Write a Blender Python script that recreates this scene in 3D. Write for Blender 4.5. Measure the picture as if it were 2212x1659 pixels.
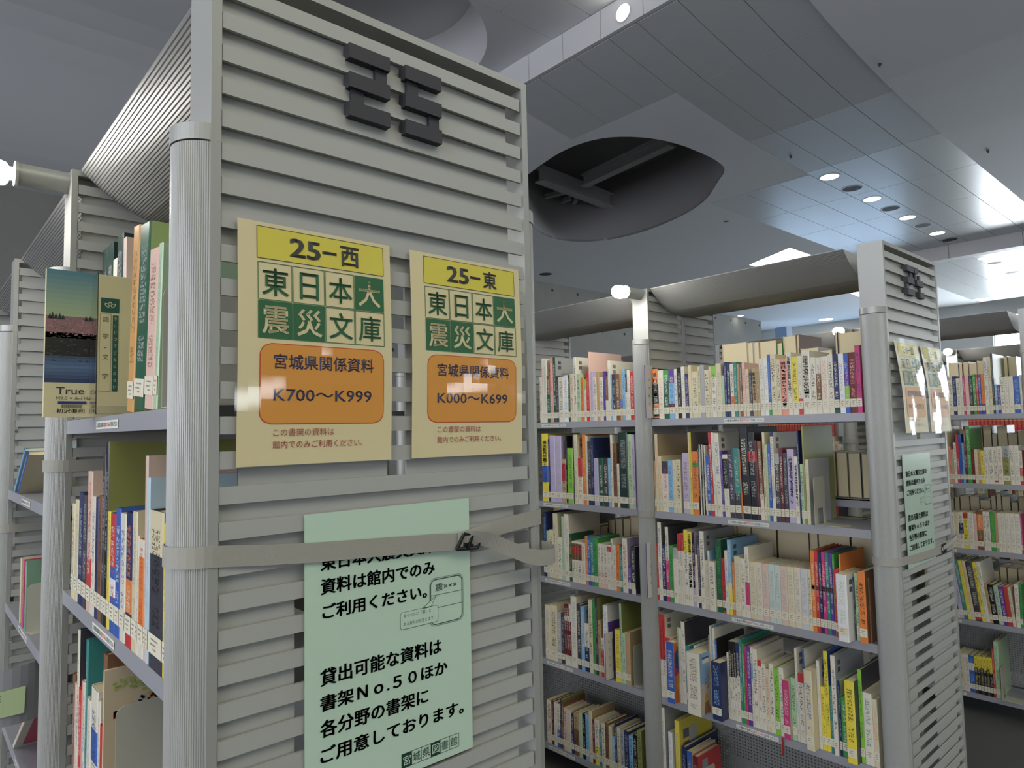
import bpy, math, random
from mathutils import Vector, Matrix
import mathutils.geometry as mg
random.seed(7)
SC = bpy.context.scene
for o in list(bpy.data.objects): bpy.data.objects.remove(o)
COL = SC.collection
# ------------------------------------------------------------------ camera, world, light, exposure
CAMP = (-0.29827, -0.82741, 1.61204)
F_PX, YAW, PIT, ROL = 1483.547, 0.73008, 0.06698, -0.02109
cam = bpy.data.objects.new('camera', bpy.data.cameras.new('camera')); COL.objects.link(cam)
Fw = Vector((math.sin(YAW)*math.cos(PIT), math.cos(YAW)*math.cos(PIT), math.sin(PIT)))
Rt = Vector((math.cos(YAW), -math.sin(YAW), 0)); Up = Rt.cross(Fw)
R2 = Rt*math.cos(ROL)+Up*math.sin(ROL); U2 = Up*math.cos(ROL)-Rt*math.sin(ROL)
cam.matrix_world = Matrix(((R2.x, U2.x, -Fw.x, CAMP[0]), (R2.y, U2.y, -Fw.y, CAMP[1]), (R2.z, U2.z, -Fw.z, CAMP[2]), (0, 0, 0, 1)))
cam.data.sensor_fit = 'HORIZONTAL'; cam.data.sensor_width = 36; cam.data.lens = F_PX/2212*36
cam.data.clip_start = .02; cam.data.clip_end = 200
SC.camera = cam
w = bpy.data.worlds.new('daylight'); SC.world = w; w.use_nodes = True
w.node_tree.nodes['Background'].inputs[0].default_value = (.72, .86, 1.0, 1)
w.node_tree.nodes['Background'].inputs[1].default_value = 2.2
SC.view_settings.view_transform = 'Standard'; SC.view_settings.look = 'None'
SC.view_settings.exposure = -0.42; SC.view_settings.gamma = 1; SC.view_settings.use_curve_mapping = False
SC.cycles.max_bounces = 7; SC.cycles.diffuse_bounces = 4; SC.cycles.transparent_max_bounces = 10
def area(name, loc, rot, sx, sy, power, col):
    l = bpy.data.lights.new(name, 'AREA'); l.shape = 'RECTANGLE'; l.size = sx; l.size_y = sy; l.energy = power; l.color = col
    o = bpy.data.objects.new(name, l); o.location = loc; o.rotation_euler = rot; COL.objects.link(o); return o
area('ceiling_light_front', (-1.0, -4.5, 6.2), (math.radians(24), 0, 0), 5, 3, 190, (1, .94, .68))
area('fill_light_aisle', (-4.5, .5, 6.2), (0, math.radians(-24), 0), 3, 5, 100, (1, .97, .88))  # added fill over the aisle, no known fitting there
area('fill_light_far', (6, -5, 6.2), (math.radians(20), 0, 0), 6, 3, 160, (.95, .97, 1.0))  # added fill to brighten the further shelves, not a real fitting

# ------------------------------------------------------------------ helpers
def tag(o, label=None, cat=None, group=None, kind=None):
    if label: o['label'] = label
    if cat: o['category'] = cat
    if group: o['group'] = group
    if kind: o['kind'] = kind
    return o
def lin(h):
    c = [int(h[i:i+2], 16)/255 for i in (0, 2, 4)]
    return tuple(x/12.92 if x <= .04045 else ((x+.055)/1.055)**2.4 for x in c)
MATS = {}
def mat(name, col, rough=.5, metal=0., spec=.5, emit=None, es=0., noise=0., nscale=40.):
    if name in MATS: return MATS[name]
    m = bpy.data.materials.new(name); m.use_nodes = True; nt = m.node_tree; b = nt.nodes['Principled BSDF']
    b.inputs['Base Color'].default_value = (*col, 1); b.inputs['Roughness'].default_value = rough
    b.inputs['Metallic'].default_value = metal; b.inputs['Specular IOR Level'].default_value = spec
    if emit: b.inputs['Emission Color'].default_value = (*emit, 1); b.inputs['Emission Strength'].default_value = es
    if noise:
        tc = nt.nodes.new('ShaderNodeTexCoord'); n = nt.nodes.new('ShaderNodeTexNoise'); n.inputs['Scale'].default_value = nscale; n.inputs['Detail'].default_value = 5
        r = nt.nodes.new('ShaderNodeMapRange'); r.inputs['To Min'].default_value = 1-noise; r.inputs['To Max'].default_value = 1+noise
        mx = nt.nodes.new('ShaderNodeVectorMath'); mx.operation = 'SCALE'; mx.inputs[0].default_value = col
        nt.links.new(tc.outputs['Object'], n.inputs['Vector']); nt.links.new(n.outputs['Fac'], r.inputs['Value'])
        nt.links.new(r.outputs['Result'], mx.inputs['Scale']); nt.links.new(mx.outputs['Vector'], b.inputs['Base Color'])
    MATS[name] = m; return m
class MB:
    def __init__(s): s.v = []; s.f = []; s.c = []; s.k = []; s.m = []; s.sm = []; s.uv = []
    def quad(s, p, col=None, ink=None, mi=0, smooth=False, uv=None):
        i = len(s.v); s.v += [tuple(q) for q in p]; s.f.append(tuple(range(i, i+len(p)))); s.c.append(col); s.k.append(ink or col); s.m.append(mi); s.sm.append(smooth); s.uv.append(uv)
    def box(s, a, b, col=None, mi=0, skip=''):
        x0, y0, z0 = a; x1, y1, z1 = b
        i = len(s.v); s.v += [(x0,y0,z0),(x1,y0,z0),(x1,y1,z0),(x0,y1,z0),(x0,y0,z1),(x1,y0,z1),(x1,y1,z1),(x0,y1,z1)]
        for n, f in (('b',(3,2,1,0)),('t',(4,5,6,7)),('f',(0,1,5,4)),('k',(2,3,7,6)),('r',(1,2,6,5)),('l',(3,0,4,7))):
            if n in skip: continue
            s.f.append(tuple(i+q for q in f)); s.c.append(col); s.k.append(col); s.m.append(mi); s.sm.append(False); s.uv.append(None)
    def raw(s, vs, fs, col=None, mi=0, smooth=False):
        i = len(s.v); s.v += [tuple(q) for q in vs]
        for f in fs: s.f.append(tuple(i+q for q in f)); s.c.append(col); s.k.append(col); s.m.append(mi); s.sm.append(smooth); s.uv.append(None)
    def tube(s, p, q, r, n=16, r2=None, col=None, mi=0, cap=True):
        p = Vector(p); q = Vector(q); d = (q-p).normalized(); a = d.orthogonal().normalized(); b = d.cross(a); r2 = r if r2 is None else r2
        vs = [p+(a*math.cos(t)+b*math.sin(t))*r for t in [2*math.pi*i/n for i in range(n)]]+[q+(a*math.cos(t)+b*math.sin(t))*r2 for t in [2*math.pi*i/n for i in range(n)]]
        s.raw(vs, [(i, (i+1) % n, n+(i+1) % n, n+i) for i in range(n)], col, mi, True)
        if cap: s.raw(vs, [tuple(range(n))[::-1], tuple(range(n, 2*n))], col, mi)
    def prism(s, pts, z0, z1, col=None, mi=0, smooth=False, axis='z', cap=True):
        n = len(pts)
        def P(a, b, c): return (a, b, c) if axis == 'z' else (a, c, b)
        vs = [P(a, b, z0) for a, b in pts]+[P(a, b, z1) for a, b in pts]
        s.raw(vs, [(i, (i+1) % n, n+(i+1) % n, n+i) for i in range(n)], col, mi, smooth)
        if cap: s.raw(vs, [tuple(range(n))[::-1], tuple(range(n, 2*n))], col, mi)
    def mesh(s, name):
        me = bpy.data.meshes.new(name); me.from_pydata(s.v, [], s.f)
        if any(c is not None for c in s.c):
            a = me.color_attributes.new('print', 'FLOAT_COLOR', 'CORNER'); b = me.color_attributes.new('ink', 'FLOAT_COLOR', 'CORNER'); L = []; K = []
            for f, c, k in zip(s.f, s.c, s.k):
                c = c or (.8, .8, .8); k = k or c
                L += [*c, 1]*len(f); K += [*k, 1]*len(f)
            a.data.foreach_set('color', L); b.data.foreach_set('color', K)
        if any(u is not None for u in s.uv):
            for nm, j in (('uv', 0), ('metres', 1)):
                l = me.uv_layers.new(name=nm); D = []
                for f, u in zip(s.f, s.uv):
                    for q in range(len(f)): D += list(u[j][q]) if u else [0, 0]
                l.data.foreach_set('uv', D)
        me.polygons.foreach_set('material_index', s.m); me.polygons.foreach_set('use_smooth', s.sm)
        return me
def link(name, me, mats=(), parent=None, loc=(0, 0, 0), rot=None):
    if mats is not None and not me.materials:
        for m in (mats if isinstance(mats, (list, tuple)) else [mats]): me.materials.append(m)
    o = bpy.data.objects.new(name, me); COL.objects.link(o); o.location = loc
    if rot: o.rotation_euler = rot
    if parent: o.parent = parent
    return o
def empty(name, loc=(0, 0, 0)):
    o = bpy.data.objects.new(name, None); o.location = loc; o.empty_display_size = .05; COL.objects.link(o); return o
# printed surfaces: flat colour attributes; 'ink' differs from 'print' where a spine carries rows of small glyphs
def print_mat(name, rough=.35, glyph=True, coat=0.):
    m = bpy.data.materials.new(name); m.use_nodes = True; nt = m.node_tree; N = nt.nodes; K = nt.links; b = N['Principled BSDF']
    b.inputs['Roughness'].default_value = rough; b.inputs['Coat Weight'].default_value = coat; b.inputs['Coat Roughness'].default_value = .12
    a = N.new('ShaderNodeVertexColor'); a.layer_name = 'print'
    if not glyph: K.new(a.outputs['Color'], b.inputs['Base Color']); return m
    k = N.new('ShaderNodeVertexColor'); k.layer_name = 'ink'
    u1 = N.new('ShaderNodeUVMap'); u1.uv_map = 'uv'; u2 = N.new('ShaderNodeUVMap'); u2.uv_map = 'metres'
    s1 = N.new('ShaderNodeSeparateXYZ'); K.new(u1.outputs[0], s1.inputs[0]); s2 = N.new('ShaderNodeSeparateXYZ'); K.new(u2.outputs[0], s2.inputs[0])
    oi = N.new('ShaderNodeObjectInfo')
    def M(op, x, y=None, z=None):
        n = N.new('ShaderNodeMath'); n.operation = op
        for i, q in enumerate((x, y, z)):
            if q is None: continue
            if isinstance(q, (int, float)): n.inputs[i].default_value = q
            else: K.new(q, n.inputs[i])
        return n.outputs[0]
    du = M('ABSOLUTE', M('SUBTRACT', s1.outputs['X'], .5)); inu = M('LESS_THAN', du, .27)
    v = s1.outputs['Y']; rnd = oi.outputs['Random']
    top = M('MULTIPLY_ADD', rnd, .1, .84); mid = M('MULTIPLY_ADD', rnd, .22, .38)
    a1 = M('MULTIPLY', M('LESS_THAN', v, top), M('GREATER_THAN', v, mid)); a2 = M('MULTIPLY', M('LESS_THAN', v, M('SUBTRACT', mid, .07)), M('GREATER_THAN', v, .26))
    reg = M('MULTIPLY', inu, M('MAXIMUM', a1, a2))
    cell = M('LESS_THAN', M('FRACT', s2.outputs['Y']), .84)
    cb = N.new('ShaderNodeCombineXYZ'); K.new(s2.outputs['X'], cb.inputs[0]); K.new(s2.outputs['Y'], cb.inputs[1]); K.new(M('MULTIPLY', rnd, 97.), cb.inputs[2])
    no = N.new('ShaderNodeTexNoise'); no.inputs['Scale'].default_value = 3.1; no.inputs['Detail'].default_value = 1.; K.new(cb.outputs[0], no.inputs['Vector'])
    g = M('MULTIPLY', M('MULTIPLY', M('GREATER_THAN', no.outputs['Fac'], .51), .8), M('MULTIPLY', reg, cell))
    mx = N.new('ShaderNodeMix'); mx.data_type = 'RGBA'; K.new(g, mx.inputs[0]); K.new(a.outputs['Color'], mx.inputs[6]); K.new(k.outputs['Color'], mx.inputs[7])
    K.new(mx.outputs[2], b.inputs['Base Color']); return m
M_COVER = print_mat('book cover print', .32); M_PRINT = print_mat('flat print', .5, False)
M_STICK = mat('call number sticker', lin('ddd8c2'), .5)
M_PAGES = mat('page block', lin('d8cba4'), .9, noise=.06, nscale=300)
M_ALU = mat('grey painted aluminium', lin('a4a59f'), .42, .25, noise=.015, nscale=25)
M_SLAT = mat('pale grey slat paint', lin('adaea8'), .5, .1)
M_PITSHADE = mat('shadow black steel', (.012, .012, .012), .7)  # near black for the shade painted on the tie holes
M_SHELF = mat('grey shelf steel', lin('9fa0a4'), .4, .2)
M_DIGIT = mat('charcoal plate', lin('35353a'), .6)
M_CANOPY = mat('ribbed canopy aluminium', lin('8e8e8a'), .42, .35)
M_STRAP = mat('grey webbing', lin('9c9a90'), .8, noise=.12, nscale=500)
M_BLACKP = mat('black plastic buckle', (.01, .01, .01), .35)
M_BULB = mat('lamp glow', (1, 1, 1), .5, emit=(1, .97, .92), es=260.0)
M_DOWN = mat('downlight glow', (1, 1, 1), .5, emit=(1, .95, .84), es=20.0)
M_SKYL = mat('skylight glow', (1, 1, 1), .5, emit=(.9, .96, 1), es=9.0)
# ---- text
_tc = {}
def text_flat(body, bold=0.):
    key = (body, bold)
    if key in _tc: return _tc[key]
    c = bpy.data.curves.new('t', 'FONT'); c.body = body; c.offset = bold; c.resolution_u = 2
    o = bpy.data.objects.new('t', c); COL.objects.link(o)
    dg = bpy.context.evaluated_depsgraph_get(); me = bpy.data.meshes.new_from_object(o.evaluated_get(dg))
    vs = [(q.co.x, q.co.y) for q in me.vertices]; fs = [tuple(p.vertices) for p in me.polygons]
    bpy.data.objects.remove(o); bpy.data.curves.remove(c); bpy.data.meshes.remove(me)
    if not vs: vs = [(0, 0)]
    x0 = min(q[0] for q in vs); x1 = max(q[0] for q in vs); y0 = min(q[1] for q in vs); y1 = max(q[1] for q in vs)
    _tc[key] = ([(a-x0, b-y0) for a, b in vs], fs, x1-x0, y1-y0); return _tc[key]
def put_text(mb, body, u0, w0, wid, hei, fn, col, bold=0.):
    """body stretched into the rectangle u0..u0+wid, w0..w0+hei ; fn maps (u,w) to a 3-D point"""
    vs, fs, W, H = text_flat(body, 0.)
    if not fs: return
    du, dw = abs(bold*1.5*wid/W), abs(bold*1.5*hei/H)
    for a_, b_ in (((0, 0),) if not bold else ((-1, -.6), (1, -.6), (1, .6), (-1, .6), (0, 0))):
        mb.raw([fn(u0+a*wid/W+a_*du, w0+b*hei/H+b_*dw) for a, b in vs], fs, col)

# ------------------------------------------------------------------ structure: floor, walls, ceiling
def clerp(x, kn):
    if x <= kn[0][0]: return kn[0][1]
    for (a, b), (c, d) in zip(kn, kn[1:]):
        if x <= c: t = (x-a)/(c-a); return b+(d-b)*t
    return kn[-1][1]
def sm(t): t = max(0, min(1, t)); return t*t*(3-2*t)
XF = 6.55
def zc(x, y):
    z = clerp(x, [(6.55, 6.80), (7.3, 6.66), (8.15, 6.53), (9.2, 6.42), (10.2, 6.345), (12.26, 6.30)])
    return 6.3+(z-6.3)*(1-sm((y-9)/5.5))
def za(x, y): return 6.3+.89*(1-sm((y-9)/5.5))
M_FLOOR = mat('dark grey carpet tile', lin('4a4a48'), .95, noise=.25, nscale=220)
M_PLAST = mat('white plaster ceiling', lin('dcdee0'), .75, noise=.01, nscale=3)
M_TILE = mat('satin ceiling panel', lin('d6d9da'), .26, .16, 1.0, noise=.015, nscale=6)
M_CONC = mat('fair faced concrete', lin('7f7e78'), .8, noise=.14, nscale=1.6)
M_FASC = mat('white fascia', lin('d8d8d8'), .5)
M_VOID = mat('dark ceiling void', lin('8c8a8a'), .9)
M_BEAM = mat('grey steel beam', lin('c8c8c8'), .6)
mb = MB(); mb.box((-14, -14, -.1), (45, 18, 0)); fl = link('floor', mb.mesh('floor'), M_FLOOR); tag(fl, kind='structure')
def slab(name, x0, x1, y0, y1, zf, m, n=.6, th=.05, holes=()):
    nx = max(1, int((x1-x0)/n)); ny = max(1, int((y1-y0)/n)); mb = MB()
    P = [[(x0+(x1-x0)*i/nx, y0+(y1-y0)*j/ny) for j in range(ny+1)] for i in range(nx+1)]
    vs = [(a, b, zf(a, b)) for r in P for a, b in r]; k = len(vs); vs += [(a, b, c+th) for a, b, c in vs]
    I = lambda i, j: i*(ny+1)+j
    fs = []
    for i in range(nx):
        for j in range(ny):
            q = (I(i, j), I(i, j+1), I(i+1, j+1), I(i+1, j)); fs.append(q); fs.append(tuple(k+t for t in q[::-1]))
    for i in range(nx):
        for j, s in ((0, 1), (ny, -1)):
            a, b = I(i, j), I(i+1, j); fs.append((a, b, k+b, k+a)[::s])
    for j in range(ny):
        for i, s in ((0, -1), (nx, 1)):
            a, b = I(i, j), I(i, j+1); fs.append((a, b, k+b, k+a)[::s])
    mb.raw(vs, fs); me = mb.mesh(name)
    if holes:
        o = link('t', me, m)
        for pts in holes:
            cb = MB(); cb.prism(pts, 5.0, 8.5); c = link('c', cb.mesh('c'), m); md = o.modifiers.new('b', 'BOOLEAN'); md.object = c; md.operation = 'DIFFERENCE'; md.solver = 'EXACT'
        dg = bpy.context.evaluated_depsgraph_get(); me2 = bpy.data.meshes.new_from_object(o.evaluated_get(dg))
        for q in list(COL.objects):
            if q.name == 't' or q.name == 'c' or q.name.startswith('c.'): bpy.data.objects.remove(q)
        me = me2
    return me
S_ = 1.5667
def fx(xa): return CAMP[0]+(xa-CAMP[0])*S_
def fy(ya): return CAMP[1]+(ya-CAMP[1])*S_
OV = [(5.45,5.45),(5.30,4.9),(5.19,4.35),(5.24,3.9),(5.47,3.58),(5.845,3.35),(6.37,3.27),(6.78,3.30),(6.98,3.42),(7.12,3.58),(7.3,3.75),(7.62,4.07),(7.88,4.5),(8.06,5.0),(8.17,5.6),(8.1,6.1),(7.92,6.4),(7.6,6.62),(7.2,6.66),(6.8,6.5),(6.3,6.2),(5.8,5.85)]
def smooth_poly(p, it=2):
    for _ in range(it):
        q = []
        for i in range(len(p)):
            a, b = p[i], p[(i+1) % len(p)]
            q += [(a[0]*.75+b[0]*.25, a[1]*.75+b[1]*.25), (a[0]*.25+b[0]*.75, a[1]*.25+b[1]*.75)]
        p = q
    return p
OVP = smooth_poly([(fx(a), fy(b)) for a, b in OV])
CIRC = [(4.5+1.73*math.cos(t), 7.5+1.73*math.sin(t)) for t in [2*math.pi*i/72 for i in range(72)]]
YB = [fy(q) for q in (1.34, 1.71, 2.09, 2.48, 2.78, 3.17, 3.63, 4.13)]
XI0, XI1 = 8.15, fx(7.8)
RX, RY = 32.0, 14.6
ceil = link('ceiling', slab('ceiling', XI0, XI1, YB[4], YB[7], zc, M_PLAST, holes=[OVP]), M_PLAST); tag(ceil, kind='structure')
cps = [link('plaster_panel', slab('pl', XF, 13.3, YB[7], RY, zc, M_PLAST, .5, holes=[OVP]), M_PLAST, ceil)]
cps.append(link('plaster_panel', slab('pl', 13.3, RX+8, YB[7], RY+3, zc, M_PLAST, 2, holes=[[(18.2, 9.3), (17.3, 7.62), (19.2, 7.62), (20.2, 8.5), (20.2, 9.3)]]), M_PLAST, ceil))
cps.append(link('plaster_panel', slab('pl', XF, RX, -14, YB[0], lambda x, y: zc(x, y)-.03, M_PLAST, .8), M_PLAST, ceil))
cps.append(link('plaster_panel', slab('pl', -14, XF-2.0, -14, RY, za, M_PLAST, .5, holes=[CIRC]), M_PLAST, ceil))
cps.append(link('plaster_panel', slab('pl', XF-2.0, XF, 5.8, RY, za, M_PLAST, .4, holes=[CIRC]), M_PLAST, ceil))
cps.append(link('plaster_panel', slab('pl', XF-2.0, XF, -14, 3.6, za, M_PLAST, .5), M_PLAST, ceil))
# recesses above the round and the oval opening
mb = MB(); n = len(CIRC); ci = [(4.5+(a-4.5)*.9, 7.5+(b-7.5)*.9) for a, b in CIRC]
mb.raw([(a, b, za(a, b)+.002) for a, b in CIRC]+[(a, b, 8.0) for a, b in ci], [(i, n+i, n+(i+1) % n, (i+1) % n) for i in range(n)], smooth=True); mb.raw([(a, b, 8.0) for a, b in ci], [tuple(range(n))])
link('round_recess', mb.mesh('rr'), M_FASC, ceil)
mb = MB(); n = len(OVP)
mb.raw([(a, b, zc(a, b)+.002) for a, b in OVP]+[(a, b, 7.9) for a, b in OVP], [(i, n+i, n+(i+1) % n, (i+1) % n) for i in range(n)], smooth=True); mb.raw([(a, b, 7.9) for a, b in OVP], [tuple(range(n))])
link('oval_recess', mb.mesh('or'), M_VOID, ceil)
def ibeam(p, q, h=.28, w=.2):
    mb = MB(); p = Vector(p); q = Vector(q); d = (q-p).normalized(); s = d.cross(Vector((0, 0, 1))).normalized()
    def bar(a, b, z0, z1):
        c = [p+s*a, p+s*b, q+s*b, q+s*a]; vs = [(t.x, t.y, t.z+z0) for t in c]+[(t.x, t.y, t.z+z1) for t in c]
        mb.raw(vs, [(0, 3, 2, 1), (4, 5, 6, 7), (0, 1, 5, 4), (1, 2, 6, 5), (2, 3, 7, 6), (3, 0, 4, 7)])
    bar(-w/2, w/2, 0, .03); bar(-.015, .015, .03, h-.03); bar(-w/2, w/2, h-.03, h); return mb
def ray(px, py):
    d = R2*((px-1106)/F_PX)-U2*((py-829.5)/F_PX)+Fw; return d
def atz(px, py, z): d = ray(px, py); t = (z-CAMP[2])/d.z; return Vector(CAMP)+d*t
link('steel_beam', ibeam(atz(1262, 404, 7.2), atz(1452, 316, 7.2)).mesh('b'), M_BEAM, ceil)
link('steel_beam', ibeam(atz(1165, 392, 7.1), atz(1366, 468, 7.1), .34, .26).mesh('b'), M_BEAM, ceil)
for a, b in (((1222, 418), (1168, 432)), ((1232, 432), (1192, 450)), ((1245, 434), (1228, 458))):
    link('steel_strut', ibeam(atz(*a, 7.25), atz(*b, 7.25), .1, .1).mesh('b'), M_BEAM, ceil)
# fascia where the ceiling steps down, and a downstand beam further on
mb = MB(); vs = []; fs = []
ys = [-14+i*.7 for i in range(41)]
for i in range(len(ys)-1):
    a, b = ys[i]+.004, ys[i+1]-.004
    mb.raw([(XF, a, zc(XF, a)-.01), (XF, b, zc(XF, b)-.01), (XF, b, za(XF, b)), (XF, a, za(XF, a)), (XF+.06, a, zc(XF, a)-.01), (XF+.06, b, zc(XF, b)-.01), (XF+.06, b, za(XF, b)), (XF+.06, a, za(XF, a))],
           [(0, 3, 2, 1), (0, 1, 5, 4), (2, 3, 7, 6), (1, 2, 6, 5), (0, 4, 7, 3)])
link('fascia', mb.mesh('fa'), M_FASC, ceil)
for j in range(-8, 8):
    mb = MB(); mb.box((20.52, YB[4]+j*1.63+.006, 5.94), (20.86, YB[4]+(j+1)*1.63-.006, 6.34)); link('fascia', mb.mesh('fa'), M_FASC, ceil)
# ceiling tiles
def tile(x0, x1, y0, y1, zf, g=.006):
    mb = MB(); k = 3; x0 += g; x1 -= g; y0 += g; y1 -= g
    vs = []
    for i in range(k+1):
        x = x0+(x1-x0)*i/k
        for y in (y0, y1): vs.append((x, y, zf(x, y)))
        for y in (y1, y0): vs.append((x, y, zf(x, y)+.03))
    fs = []
    for i in range(k):
        for j in range(4): a = i*4; fs.append((a+j, a+(j+1) % 4, a+4+(j+1) % 4, a+4+j))
    fs += [(3, 2, 1, 0), (k*4, k*4+1, k*4+2, k*4+3)]
    mb.raw(vs, fs); return mb.mesh('tile')
xt = [XF+.07, 8.15, 10.2, 12.26, 14.31, 16.37, 18.42, 20.5, 20.88, 22.56, 24.6, 26.65, 28.7, 30.7]
for j in range(7):
    for i in range(len(xt)-1):
        if i == 7: continue
        a, b = xt[i], xt[i+1]
        if j >= 4 and i in (1, 2): continue
        if j >= 4 and i == 3: a = XI1+.01
        link('ceiling_tile', tile(a, b, YB[j], YB[j+1], zc), M_TILE, ceil)
for y0, y1 in ((3.6, 4.33), (4.33, 5.06), (5.06, 5.80)):
    for x0, x1 in ((XF-2.0, XF-1.0), (XF-1.0, XF)): link('ceiling_tile', tile(x0, x1, y0, y1, za), M_PLAST, ceil)
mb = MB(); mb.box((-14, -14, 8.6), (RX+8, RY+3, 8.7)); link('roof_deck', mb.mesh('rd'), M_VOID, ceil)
# downlights and dark diffusers in the tile band
YD = fy(2.65)
def fitting(name, x, y, z, r, m, label, cat, group, flat=None):
    root = empty(name, (x, y, z)); tag(root, label, cat, group)
    mb = MB(); n = 28
    o_ = [(math.cos(2*math.pi*i/n), math.sin(2*math.pi*i/n)) for i in range(n)]
    R = r*1.14
    mb.raw([(a*R, b*R, -.004) for a, b in o_]+[(a*r, b*r, -.006) for a, b in o_]+[(a*r, b*r, .02) for a, b in o_], [(i, (i+1) % n, n+(i+1) % n, n+i) for i in range(n)]+[(n+i, n+(i+1) % n, 2*n+(i+1) % n, 2*n+i) for i in range(n)], smooth=True)
    link('rim', mb.mesh('rim'), M_FASC, root)
    mb = MB(); mb.raw([(a*r, b*r, -.003) for a, b in o_], [tuple(range(n))[::-1]]); link('lens', mb.mesh('lens'), m, root)
    return root
M_GRILLE = mat('dark air diffuser', lin('3a3d40'), .6)
where = ['nearest of the row in the tiled band', 'second along the tiled band', 'third along the tiled band', 'fourth along the tiled band just before the fascia', 'just past the fascia in the far tiles', 'second past the fascia in the far tiles', 'third past the fascia in the far tiles']
dl = [8.07, 9.37, 10.68, 11.99, 14.63, 15.94, 17.37]
for i, xa in enumerate(dl): fitting('downlight', fx(xa), YD, zc(fx(xa), YD), .165, M_DOWN, 'lit round ceiling downlight, '+where[i], 'ceiling light', 'downlights in the ceiling tiles')
dg_ = [8.716, 10.008, 11.302, 12.608, 15.238, 16.542]
where2 = ['after the nearest lit downlight', 'after the second lit downlight', 'after the third lit downlight', 'last before the fascia', 'first past the fascia', 'second past the fascia']
for i, xa in enumerate(dg_): fitting('air_diffuser', fx(xa), YD, zc(fx(xa), YD), .17, M_GRILLE, 'dark round ceiling air diffuser, '+where2[i], 'ceiling vent', 'air diffusers in the ceiling tiles')
fl2 = fitting('downlight', XF-.004, 4.514, 6.968, .11, M_DOWN, 'glowing round lamp set in the upright ceiling fascia', 'ceiling light', None); fl2.rotation_euler = (0, math.pi/2, 0)
for k, (px, py) in enumerate(((1785, 690), (1835, 698), (1600, 682))):
    p = atz(px, py, 6.3); fitting('downlight', p.x, p.y, 6.3, (.3, .3, .12)[k], M_DOWN, 'small bright downlight far off, '+('just above the bulb beside panel 24', 'between that far bulb and panel 24', 'above the concrete wall end')[k], 'ceiling light', 'far downlights over the back wall')
for k, (px, py, l) in enumerate(((1178, 592, 'dark round vent in the plaster beside panel 25'), (1569, 478, 'small dark detector on the blue lit plaster past the oval'))):
    p = atz(px, py, 6.3); fitting('ceiling_vent' if k == 0 else 'smoke_detector', p.x, p.y, 6.3, .2-.14*k, M_GRILLE, l, 'ceiling vent' if k == 0 else 'detector', None)
for px, py, l in ((2134, 324, 'tiny ceiling sprinkler on dark plaster nearest the bright panels'), (1900, 136, 'tiny ceiling sprinkler on the dark plaster well before the bright panels'), (1400, 110, 'tiny sprinkler in the first ceiling tile row under the fascia'), (1708, 336, 'tiny sprinkler in the tile beside the blue reflection')):
    p = atz(px, py, 6.3); z = zc(p.x, p.y)-(.03 if p.y < YB[0] else 0); p = atz(px, py, z); mb = MB(); mb.tube((0, 0, 0), (0, 0, -.03), .022, 10); mb.tube((0, 0, -.03), (0, 0, -.05), .01, 8)
    tag(link('sprinkler', mb.mesh('sp'), M_GRILLE, None, (p.x, p.y, z)), l, 'sprinkler')
# skylight well beyond the oval
mb = MB(); pts = [(18.2, 9.3), (17.3, 7.62), (19.2, 7.62), (20.2, 8.5), (20.2, 9.3)]
mb.raw([(a, b, 6.36) for a, b in pts], [tuple(range(5))]); sk = link('window_3', mb.mesh('sky'), M_SKYL); tag(sk, 'bright white skylight opening in the plaster ceiling beyond the oval', kind='structure')
mb = MB(); p = [atz(1829, 630, 6.29), atz(1858, 621, 6.29), atz(1858, 642, 6.29)]; mb.raw([tuple(q) for q in p]+[(q.x, q.y, 6.299) for q in p], [(0, 1, 2), (5, 4, 3), (0, 3, 4, 1), (1, 4, 5, 2), (2, 5, 3, 0)]); tag(link('window_4', mb.mesh('sky'), M_SKYL), kind='structure')
# walls
mb = MB(); mb.box((-14, RY, 0), (28.7, RY+.3, 6.32)); wb = link('wall_back', mb.mesh('wb'), M_CONC); tag(wb, kind='structure')
th = MB(); th.tube((0, .001, 0), (0, -.004, 0), .05, 12); tme = th.mesh('th'); tme.materials.append(M_PITSHADE)  # flat black discs stand in for the shade inside the pits
for k in range(-6, 12):
    for z in (6.09, 4.94, 3.78): link('tie_hole', tme, None, wb, (15.341+k*1.2, RY, z))
mb = MB(); mb.box((28.7, RY+3.0, 0), (RX+8, RY+3.3, 6.32)); tag(link('wall_far', mb.mesh('wf'), mat('white wall', lin('c8ccd0'), .7)), kind='structure')
M_WALLW = mat('white wall paint', lin('c9cac6'), .7)
mb = MB()
for a, b in (((-14.3, -14, 0), (-14, RY, .8)), ((-14.3, -14, 5.4), (-14, RY, 7.3)), ((-14.3, -14, .8), (-14, -11, 5.4)), ((-14.3, 9, .8), (-14, RY, 5.4))): mb.box(a, b)
tag(link('wall_left', mb.mesh('wl'), M_WALLW), kind='structure')
mb = MB()
for a, b in (((-14, -14.3, 0), (RX, -14, 1.9)), ((-14, -14.3, 2.5), (RX, -14, 7.3)), ((-14, -14.3, 1.9), (4.4, -14, 2.5)), ((6.2, -14.3, 1.9), (11.2, -14, 2.5)), ((12.8, -14.3, 1.9), (RX, -14, 2.5))): mb.box(a, b)
tag(link('wall_front', mb.mesh('wf'), M_WALLW), kind='structure')
M_DAYFILL = mat('left daylight fill glow', (1, 1, 1), .5, emit=(.84, .87, 1.0), es=8.5)  # glow of the added pane in the left wall
M_SKY3 = mat('strong daylight outside', (1, 1, 1), .5, emit=(.94, .97, 1.0), es=16)
mb = MB(); mb.box((-14.2, -11, .8), (-14.19, 9, 5.4)); w5 = link('daylight_fill_left', mb.mesh('w5'), M_DAYFILL); tag(w5, kind='structure')  # added glowing pane for ambient light, not a known window
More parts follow.
